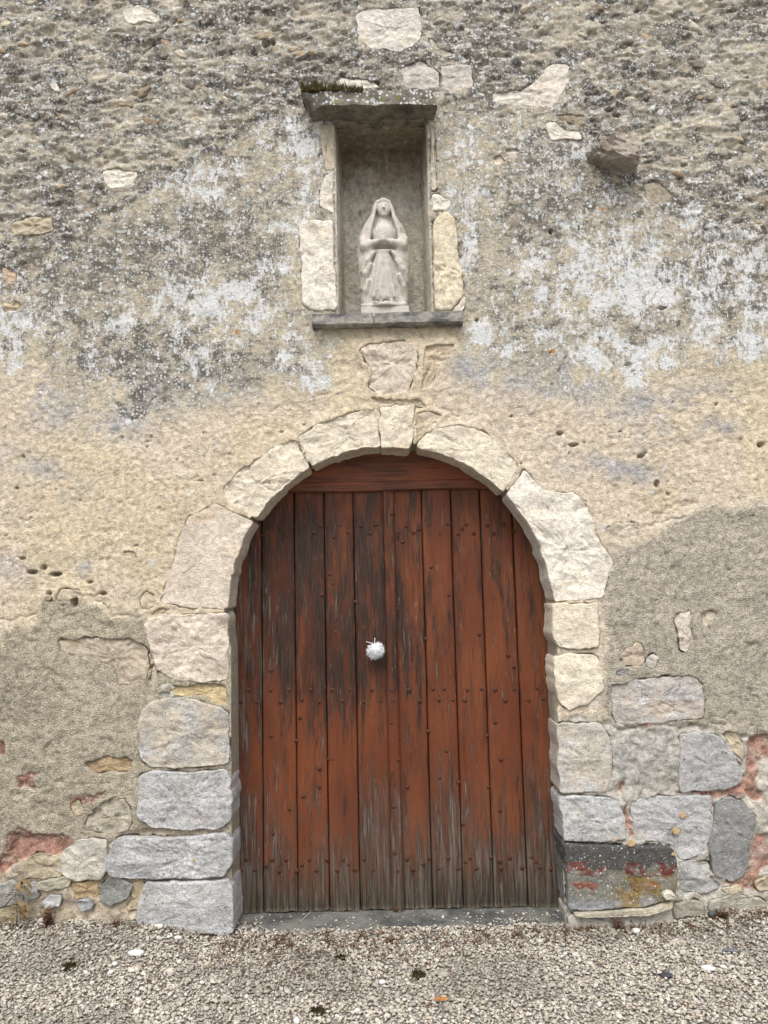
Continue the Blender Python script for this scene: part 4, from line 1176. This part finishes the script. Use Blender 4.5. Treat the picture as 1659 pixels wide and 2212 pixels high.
def build_statue():
    n = .0066
    gxs = np.arange(-.30, .30, n); gys = np.arange(-.24, .17, n); gzs = np.arange(-.03, 1.04, n)
    x, y, z = np.meshgrid(gxs, gys, gzs, indexing='ij')
    def smin(a, b, k): h = np.clip(.5+.5*(b-a)/k, 0, 1); return b*(1-h)+a*h-k*h*(1-h)
    def smax(a, b, k): return -smin(-a, -b, k)
    def ell(c, r):
        q = np.sqrt(((x-c[0])/r[0])**2+((y-c[1])/r[1])**2+((z-c[2])/r[2])**2); return (q-1)*min(r)
    def cap(a, b, ra, rb):
        a = np.array(a); b = np.array(b); d = b-a; L = d@d
        t = np.clip(((x-a[0])*d[0]+(y-a[1])*d[1]+(z-a[2])*d[2])/L, 0, 1)
        return np.sqrt((x-a[0]-t*d[0])**2+(y-a[1]-t*d[1])**2+(z-a[2]-t*d[2])**2)-(ra+(rb-ra)*t)
    def chain(pts, k=.012):
        r = None
        for (a, ra), (b, rb) in zip(pts[:-1], pts[1:]):
            c = cap(a, b, ra, rb); r = c if r is None else smin(r, c, k)
        return r
    zk = [0, .02, .10, .21, .32, .43, .54, .65, .73, .81, .868, .92, .955, .98, 1.0]
    wk = [.198, .201, .208, .213, .219, .231, .229, .214, .190, .147, .110, .095, .086, .073, .048]
    dk = [.125, .125, .13, .135, .138, .140, .138, .128, .118, .105, .098, .092, .085, .073, .048]
    w = np.interp(z, zk, wk); d = np.interp(z, zk, dk)
    wx = x/w
    body = (np.sqrt(np.abs(wx)**2.3+(y/d)**2)-1)*np.minimum(w, d)*.8
    body = np.maximum(body, -z); body = np.maximum(body, z-1.0)
    # mantle opening: head to elbows
    hz = [.50, .56, .62, .70, .78, .84, .88, .92, .955, .97]
    hw = [.10, .118, .122, .110, .090, .076, .070, .066, .055, .028]
    ow = np.interp(z, hz, hw)
    op = np.maximum(np.abs(x-.006)-ow, np.maximum(z-.968, .50-z))
    op = np.maximum(op, y+.035)
    f = smax(body, -op, .014)
    # neck, bust, face
    f = smin(f, cap((.006,-.02,.74), (.008,-.03,.86), .050, .040), .02)
    f = smin(f, ell((.006,-.030,.655), (.112,.085,.125)), .03)
    f = smin(f, ell((.010,-.036,.892), (.060,.066,.080)), .006)
    f = smin(f, cap((.010,-.092,.918), (.010,-.110,.888), .007, .012), .006)
    for s in (-1, 1):
        f = smin(f, cap((.010+s*.008,-.094,.928), (.010+s*.042,-.076,.922), .006, .005), .004)
        f = smax(f, -cap((.010+s*.012,-.104,.908), (.010+s*.036,-.090,.907), .006, .005), .004)
    f = smin(f, cap((-.004,-.091,.862), (.024,-.091,.862), .007, .007), .004)
    f = smax(f, -cap((-.006,-.101,.864), (.026,-.101,.864), .004, .004), .002)
    f = smin(f, ell((.010,-.080,.836), (.022,.020,.016)), .012)
    # rolled edges of the hood
    for s in (-1, 1):
        f = smin(f, chain([((.006,-.072,.974),.014), ((.006+s*.052,-.074,.954),.013), ((.006+s*.080,-.072,.88),.013), ((.006+s*.094,-.084,.80),.014), ((.006+s*.126,-.094,.70),.015), ((.006+s*.138,-.098,.62),.015)]), .020)
    # sleeves and joined hands
    f = smin(f, chain([((-.176,-.070,.610),.032), ((-.158,-.098,.546),.034), ((-.070,-.138,.560),.029)], .03), .030)
    f = smin(f, chain([((.178,-.070,.616),.032), ((.160,-.098,.552),.034), ((.070,-.138,.564),.029)], .03), .030)
    f = smin(f, cap((-.070,-.148,.553), (-.022,-.160,.574), .021, .018), .010)
    f = smin(f, cap((.066,-.148,.556), (.012,-.160,.574), .021, .018), .010)
    for s in (-1, 1):
        f = smin(f, cap((-.006+s*.011,-.166,.568), (-.006+s*.008,-.168,.628), .015, .010), .003)
        f = smin(f, cap((-.006+s*.022,-.172,.568), (-.006+s*.014,-.180,.592), .007, .006), .003)
    # hollow under the forearms, skirt below
    f = smax(f, -cap((-.048,-.160,.512), (.036,-.160,.512), .010, .010), .008)
    sk_w = np.interp(z, [0, .06, .2, .35, .44, .50, .52], [.150, .145, .135, .112, .085, .055, .04])
    skirt = np.maximum((np.sqrt(((x+.008)/sk_w)**2+((y+.055)/.100)**2)-1)*.06, np.maximum(z-.49, -z))
    f = smax(f, -np.maximum(np.maximum(np.abs(x+.008)-sk_w-.008, z-.480), np.maximum(y+.095, .03-z)), .022)
    f = smin(f, skirt, .014)
    for xx in (-.075, -.025, .028, .075):
        f = smin(f, cap((xx*.5-.004,-.146,.38), (xx*1.2-.004,-.152,.08), .005, .011), .022)
    # mantle folds sweeping back from the forearms
    for pts in ([((-.090,-.128,.47),.014), ((-.140,-.118,.41),.018), ((-.190,-.085,.33),.014)], [((-.115,-.126,.375),.014), ((-.160,-.108,.30),.022), ((-.192,-.064,.19),.016)],
                [((-.135,-.118,.24),.012), ((-.165,-.098,.16),.018), ((-.178,-.06,.06),.016)],
                [((.085,-.130,.47),.014), ((.140,-.118,.39),.020), ((.196,-.084,.31),.014)], [((.105,-.132,.40),.010), ((.155,-.112,.33),.018), ((.192,-.07,.24),.016)],
                [((.125,-.124,.275),.014), ((.165,-.100,.19),.020), ((.178,-.06,.07),.018)]):
        f = smin(f, chain(pts, .02), .020)
    # feet under the hem and the little cloud they stand on
    for xx in (-.076, .010):
        f = smax(f, -ell((xx,-.170,.030), (.036,.06,.034)), .006)
        f = smin(f, ell((xx,-.145,.022), (.030,.045,.017)), .004)
    pl = np.maximum(np.sqrt((x/.19)**2+((y+.03)/.155)**2)-1, 0)*.1
    plate = smax((np.sqrt((x/.185)**2+((y+.03)/.165)**2)-1)*.12, np.abs(z-.006)-.016, .008)
    f = smin(f, plate, .008)
    f = smin(f, chain([((-.12,-.13,.012),.018), ((-.175,-.10,.022),.016), ((-.200,-.085,.036),.008)]), .008)
    f = smin(f, chain([((.12,-.13,.010),.020), ((.165,-.10,.028),.018), ((.188,-.085,.008),.012)]), .008)
    P = np.stack([x.ravel(), y.ravel(), z.ravel()], 1)
    f = f + .0022*vn3(P[:,0]/.05, P[:,1]/.05, P[:,2]/.05, 5).reshape(f.shape)
    f[0] = f[-1] = f[:,0] = f[:,-1] = f[:,:,0] = f[:,:,-1] = .05
    V, q = surface_nets(f, np.array([gxs[0], gys[0], gzs[0]]), n)
    return V, q
V, q = build_statue()
SY = .105
zs_base = NZ0+.006
ped_h = W(829, 668, SY-.06)[2]-zs_base
ped_h = max(.02, ped_h)
Hs = W(829, 438, SY)[2]-(zs_base+ped_h)
st = bpy.data.objects.new('statue', None); COL.objects.link(st)
st.location = (W(829, 560, SY)[0], SY, zs_base)
tag(st, 'pale carved stone statue of a hooded robed figure with joined hands standing in the niche', 'statue')
p = V[q[0]]
me = mesh_np('figure', V*np.array([.99, 1, 1])*Hs+np.array([0, 0, ped_h+.012*Hs]), q)
fig = link('figure', me, MAT['statue'], st)
link('pedestal', slab('pedestal', -.120, .120, -.10, .10, .0, ped_h, 24, 20, 4, 631, .0018), MAT['statue'], st)
print('statue height', Hs, 'pedestal', ped_h)

# ------------------------------------------------------------------ gravel
N = 68000
px_ = rng.uniform(-2.9, 2.9, N*2); py_ = rng.uniform(-1.30, .06, N*2)
keep = ~((px_ > W(516,1980,.1)[0]-.02) & (px_ < W(1213,1980,.1)[0]+.02) & (py_ > .012+.03*fbm(px_, py_, .12, 2, 5)))
px_, py_ = px_[keep][:N], py_[keep][:N]
# a few strewn over the doorstep
K = 330
sx_ = np.concatenate([rng.uniform(W(516,1980,.1)[0], W(1213,1980,.1)[0], K//3), rng.normal(W(1120,1980,.1)[0], .16, K//3), rng.normal(W(530,1980,.1)[0], .05, K//3)])
sy_ = np.concatenate([rng.uniform(.0, .17, K//3), .0+abs(rng.normal(0, .07, K//3)), .0+abs(rng.normal(0, .06, K//3))])
ok = (sx_ > W(516,1980,.1)[0]+.0) & (sx_ < W(1213,1980,.1)[0]) & (sy_ < .19); sx_, sy_ = sx_[ok], sy_[ok]
cx = np.concatenate([px_, sx_]); cy = np.concatenate([py_, sy_])
cz = np.concatenate([ground_z(px_, py_)+rng.uniform(-.004, .006, len(px_)), np.full(len(sx_), .008)])
M = len(cx)
v0, f0 = ico()
sz = rng.lognormal(math.log(.0053), .32, M); sz[len(px_):] *= .8
big_ = rng.random(M) < .012; sz[big_] *= 1.6
shape = np.stack([sz*rng.uniform(.9, 1.5, M), sz*rng.uniform(.75, 1.05, M), sz*rng.uniform(.45, .8, M)], 1)
th = rng.uniform(0, 6.283, M); til = rng.normal(0, .35, M)
pv = v0[None]*(1+rng.normal(0, .13, (M, 12))[:,:,None])*shape[:,None]
c, s = np.cos(til)[:,None], np.sin(til)[:,None]
y1 = pv[:,:,1]*c-pv[:,:,2]*s; z1 = pv[:,:,1]*s+pv[:,:,2]*c; x1 = pv[:,:,0]
c, s = np.cos(th)[:,None], np.sin(th)[:,None]
pv = np.stack([x1*c-y1*s+cx[:,None], x1*s+y1*c+cy[:,None], z1+cz[:,None]], -1).reshape(-1, 3)
pf = (f0[None]+12*np.arange(M)[:,None,None]).reshape(-1, 3)
pal = np.array([(.40,.365,.31),(.48,.445,.39),(.30,.275,.235),(.56,.53,.48),(.36,.31,.24),(.24,.225,.20),(.44,.385,.29),(.62,.60,.56),(.45,.36,.29)])
pw = np.array([.22,.2,.16,.1,.1,.08,.07,.04,.03])
pc = pal[rng.choice(len(pal), M, p=pw)]*(rng.uniform(.82, 1.15, M)[:,None])
dk_ = sstep(-.1, .35, fbm(cx, cy, .4, 3, 411)+.7*np.exp(-((cx+1.3)/.55)**2-((cy+.25)/.22)**2)-.1)[:,None]
pc = (pc*.74+pc.mean(0)*.26)*(1.06-.28*dk_)*np.array([1.0, 1.0, .98])
me = mesh_np('gravel', pv, pf)
colattr(me, 'tint', np.repeat(np.concatenate([pc, np.ones((M, 1))], 1), 12, 0))
gravel = link('gravel', me, MAT['pebble']); tag(gravel, 'pale grey and beige gravel covering the ground', 'gravel', kind='stuff')

# low dried weeds: reddish sprigs in the gravel
def sprig(mb, base, h, n=5, leaf=.004, spread=.5):
    for k in range(n):
        a = rng.uniform(0, 6.283); l = rng.uniform(.5, 1)*h; tip = base+np.array([math.cos(a)*spread*l, math.sin(a)*spread*l, l])
        mid = (base+tip)/2+rng.normal(0, .1*h, 3)
        sd = np.array([-math.sin(a), math.cos(a), 0])*.0007
        mb.add([base-sd, base+sd, mid+sd, mid-sd, tip], [(0,1,2,3), (3,2,4)])
        for t in np.linspace(.25, 1, 5):
            p = base*(1-t)+tip*t if t > .5 else base*(1-2*t)+mid*2*t
            d = rng.normal(0, 1, 3); d[2] = abs(d[2])*.6; d /= np.linalg.norm(d); e = np.cross(d, [.2,.3,.9]); e /= np.linalg.norm(e)
            L = leaf*rng.uniform(.6, 1.4)
            mb.add([p, p+d*L*.6+e*L*.35, p+d*L*1.3, p+d*L*.6-e*L*.35], [(0,1,2,3)])
mb = MB()
for k in range(1000):
    r = rng.random()
    if r < .28: x, y = rng.uniform(-.78, .92), -.03-abs(rng.normal(0, .10))
    elif r < .5: x, y = rng.normal(-.2, .45), -.10-abs(rng.normal(0, .14))
    elif r < .75: x, y = rng.uniform(.95, 2.1), -.03-abs(rng.normal(0, .07))
    elif r < .83: x, y = rng.uniform(-2.1, -.8), -.03-abs(rng.normal(0, .05))
    else: x, y = rng.uniform(-2.1, 2.1), rng.uniform(-.8, -.1)
    z = float(ground_z(x, y))
    sprig(mb, np.array([x, y, z]), rng.uniform(.010, .034), int(rng.integers(3, 6)), .0048, .9)
wd = link('dried_weeds', mb.mesh('dried_weeds', False), MAT['dry_weed']); tag(wd, 'reddish brown dried stonecrop sprigs scattered in the gravel', 'weeds', kind='stuff')

def plant(name, u, v, h, n, leaf, mat, label, spread=.45, y=-.03):
    P = W(u, v, y); z = float(ground_z(P[0], y))
    o = bpy.data.objects.new(name, None)
    mb = MB()
    for k in range(n): sprig(mb, np.array([rng.normal(0, .008), rng.normal(0, .005), 0]), h*rng.uniform(.5, 1), 2, leaf, spread)
    o = link(name, mb.mesh(name, False), mat); o.location = (P[0], y, z-.003)
    tag(o, label, 'plant')
    return o
plant('withered_plant', 105, 1985, .10, 22, .012, MAT['dry_weed'], 'tuft of rust-brown dead stalks beside the small grey stone at the wall foot', .30)
plant('withered_plant', 1340, 2012, .09, 16, .008, MAT['dry_weed'], 'brown dead tuft in front of the painted base block of the doorway', .4, -.06)
plant('withered_plant', 1560, 1985, .05, 26, .008, MAT['dry_weed'], 'low brown dead tuft at the wall foot under the red mortar patch', 1.0, -.05)
plant('withered_plant', 250, 1990, .05, 14, .007, MAT['dry_weed'], 'short brown dead tuft below the grey mortar smear at the wall foot', .5, -.05)
# tall withered plant with hanging leaves
P = W(38, 1945, -.035)
o = bpy.data.objects.new('withered_plant', None); COL.objects.link(o); o.location = (P[0], -.035, float(ground_z(P[0], -.03)))
tag(o, 'tall withered brown plant with drooping leaves against the red mortar', 'plant')
mb = MB(); mb.tube([(0,0,-.01),(.004,-.01,.06),(-.004,-.012,.14),(.002,-.01,.20)], [.003,.0026,.002,.0012]); link('stem', mb.mesh('stem'), MAT['withered_plant'], o)
for k in range(17):
    zz = .035+.165*k/16; a = rng.uniform(-2.9, -.2); L = rng.uniform(.045, .09)
    d = np.array([math.cos(a), math.sin(a)*.5, 0]); e = np.array([-d[1], d[0], .25]); e /= np.linalg.norm(e); e *= .012*rng.uniform(.7, 1.3)
    b0 = np.array([0, -.011, zz]); pts = [b0, b0+d*L*.4+np.array([0,0,.010]), b0+d*L*.8+np.array([0,0,-.012]), b0+d*L+np.array([0,0,-.035])]
    me = mesh_np('leaf', np.array([pts[0], pts[1]-e, pts[1]+e, pts[1]*.0+pts[1]+np.array([0,-.002,-.003]), pts[2]-e*.8, pts[2]+e*.8, pts[3]]), [(0,1,3),(0,3,2),(1,4,3),(3,4,5),(3,5,2),(4,6,5)], False)
    link('leaf', me, MAT['withered_plant'], o)

# loose things on the gravel
def loose(name, u, v, size, col, label, cat, seed, mat='loose', rz=0.0, lift=.3, amp=.3, group=None):
    P = G(u, v, .0); z = float(ground_z(P[0], P[1]))
    o = link(name, rock(name, size, seed, 2, amp), MAT[mat], None, (*col, 1))
    o.location = (P[0], P[1], z+.004+size[2]*lift); o.rotation_euler = (0, 0, rz)
    tag(o, label, cat, group); return o
loose('white_stone', 293, 2076, (.036, .020, .014), (.74,.72,.68), 'long chalky white stone lying on the gravel', 'stone', 701)
loose('white_stone', 284, 2102, (.016, .012, .010), (.62,.55,.46), 'small pinkish stone beside the long chalky white one', 'stone', 702)
loose('white_stone', 248, 2092, (.012, .010, .008), (.66,.64,.60), 'small pale stone left of the long chalky white one', 'stone', 703)
loose('pale_stone', 345, 2030, (.017, .012, .010), (.6,.56,.5), 'pale stone in front of the lowest left doorway block', 'stone', 704)
loose('pale_stone', 385, 2042, (.018, .010, .008), (.66,.63,.58), 'flat white pebble near the lowest left doorway block', 'stone', 705)
loose('grey_slate', 350, 1992, (.040, .018, .008), (.26,.26,.27), 'flat grey slate flake against the lowest left doorway block', 'slate', 706, rz=.3)
loose('white_shard', 1530, 2095, (.026, .014, .008), (.78,.76,.72), 'sharp white shard lying on the gravel', 'shard', 707, rz=-.4, amp=.5)
loose('slate_chip', 1440, 2111, (.023, .018, .005), (.055,.06,.07), 'dark blue slate chip standing out of the gravel', 'slate', 708, amp=.45, lift=.6)
loose('slate_chip', 1578, 2060, (.036, .012, .005), (.13,.135,.15), 'long dark slate flake lying on the gravel among dead weeds', 'slate', 709, amp=.4, rz=-.2)
loose('dark_stone', 1617, 2090, (.016, .010, .007), (.10,.08,.07), 'small dark brown stone beside the white shard', 'stone', 710)
loose('dark_stone', 1336, 2032, (.015, .014, .012), (.11,.11,.105), 'round dark pebble in front of the painted base block', 'stone', 711)
loose('dark_stone', 1476, 1992, (.014, .012, .012), (.09,.09,.085), 'dark pebble under the orange lichened stone at the wall foot', 'stone', 712)
loose('dark_stone', 1543, 1998, (.024, .018, .015), (.10,.10,.095), 'dark cobble touching the wall foot beside the dead tuft', 'stone', 713)
loose('pale_stone', 1375, 2017, (.018, .014, .012), (.58,.56,.52), 'round pale stone in front of the base block crack', 'stone', 714)
loose('pale_stone', 900, 2025, (.014, .011, .009), (.52,.46,.36), 'tan pebble in front of the doorstep', 'stone', 715)
loose('pale_stone', 825, 2124, (.014, .010, .009), (.66,.64,.6), 'white pebble out on the open gravel', 'stone', 716)
def mossclump(u, v, r, label):
    P = G(u, v, 0); z = float(ground_z(P[0], P[1]))
    r *= 1.25
    mb = MB()
    for k in range(420):
        d = rng.normal(0, 1, 3); d[2] = abs(d[2]); d /= np.linalg.norm(d); b0 = d*np.array([r, r*.8, r*.5])*rng.uniform(.4, .95)
        s = np.cross(d, rng.normal(0, 1, 3)); s /= np.linalg.norm(s); s *= .0016
        e = b0+d*r*rng.uniform(.1, .35)
        mb.add([b0-s, b0+s, e+s*.3, e-s*.3], [(0,1,2,3)])
    o = bpy.data.objects.new('moss_clump', None); COL.objects.link(o); o.location = (P[0], P[1], z); tag(o, label, 'moss')
    vv, ff = ico_sub(2); vv = vv*(1+.25*fbm3(vv, .6, 3, int(u)))[:,None]*np.array([r*.8, r*.65, r*.4])
    link('clod', mesh_np('clod', vv, ff), MAT['dark_moss'], o); t = link('fronds', mb.mesh('fronds', False), MAT['dark_moss'], o); t['kind'] = 'stuff'
mossclump(150, 2096, .026, 'dark moss clump on the gravel left of the chalky white stone')
mossclump(736, 2070, .020, 'dark moss clump on the gravel in front of the doorstep')
mossclump(686, 2188, .028, 'flat dark moss clump out on the open gravel')
mossclump(902, 2106, .028, 'ragged dark brown moss clump behind the fallen orange leaf')
# fallen leaf
P = G(954, 2168, 0)
mb = MB()
for sx in (-1, 1):
    for k in range(3):
        a = .5+.35*k; d = np.array([sx*math.cos(a), math.sin(a)*.8, .35]); d /= np.linalg.norm(d); e = np.cross(d, [0,0,1]); e /= np.linalg.norm(e)
        L = .034-.004*k
        mb.add([(0,0,.004), d*L*.5+e*L*.25, d*L, d*L*.5-e*L*.25, d*L*.5+np.array([0,0,.004])], [(0,1,4),(1,2,4),(2,3,4),(3,0,4)])
o = link('fallen_leaf', mb.mesh('fallen_leaf', False), MAT['leaf']); o.location = (P[0], P[1], float(ground_z(P[0], P[1]))+.006); tag(o, 'small curled orange and yellow leaf fallen on the gravel', 'leaf')
# straws
def straw(pts, label, r=.0013):
    Q = [G(u, v, .0) for u, v in pts]
    Q = [np.array([q[0], q[1], float(ground_z(q[0], q[1]))+.010+.004*(i % 2)]) for i, q in enumerate(Q)]
    o = Q[0].copy(); mb = MB(); mb.tube([q-o for q in Q], r)
    ob = link('straw', mb.mesh('straw'), MAT['straw']); ob.location = o; tag(ob, label, 'straw')
straw([(216,2046),(235,2040),(256,2034)], 'short pale straw near the lowest left doorway block')
straw([(530,2078),(560,2072),(592,2073),(625,2070)], 'long pale straw lying on open gravel', .0011)
straw([(1010,2010),(1035,2025),(1060,2042)], 'pale straw leaning off the front of the doorstep')
straw([(1492,2062),(1486,2085),(1480,2100)], 'thin straw beside the sharp white shard')
straw([(648,1996),(668,1980),(676,1968)], 'forked dry stalk lying on the doorstep')
for o in bpy.data.objects:
    if o.type == 'MESH': o.data.name = o.name
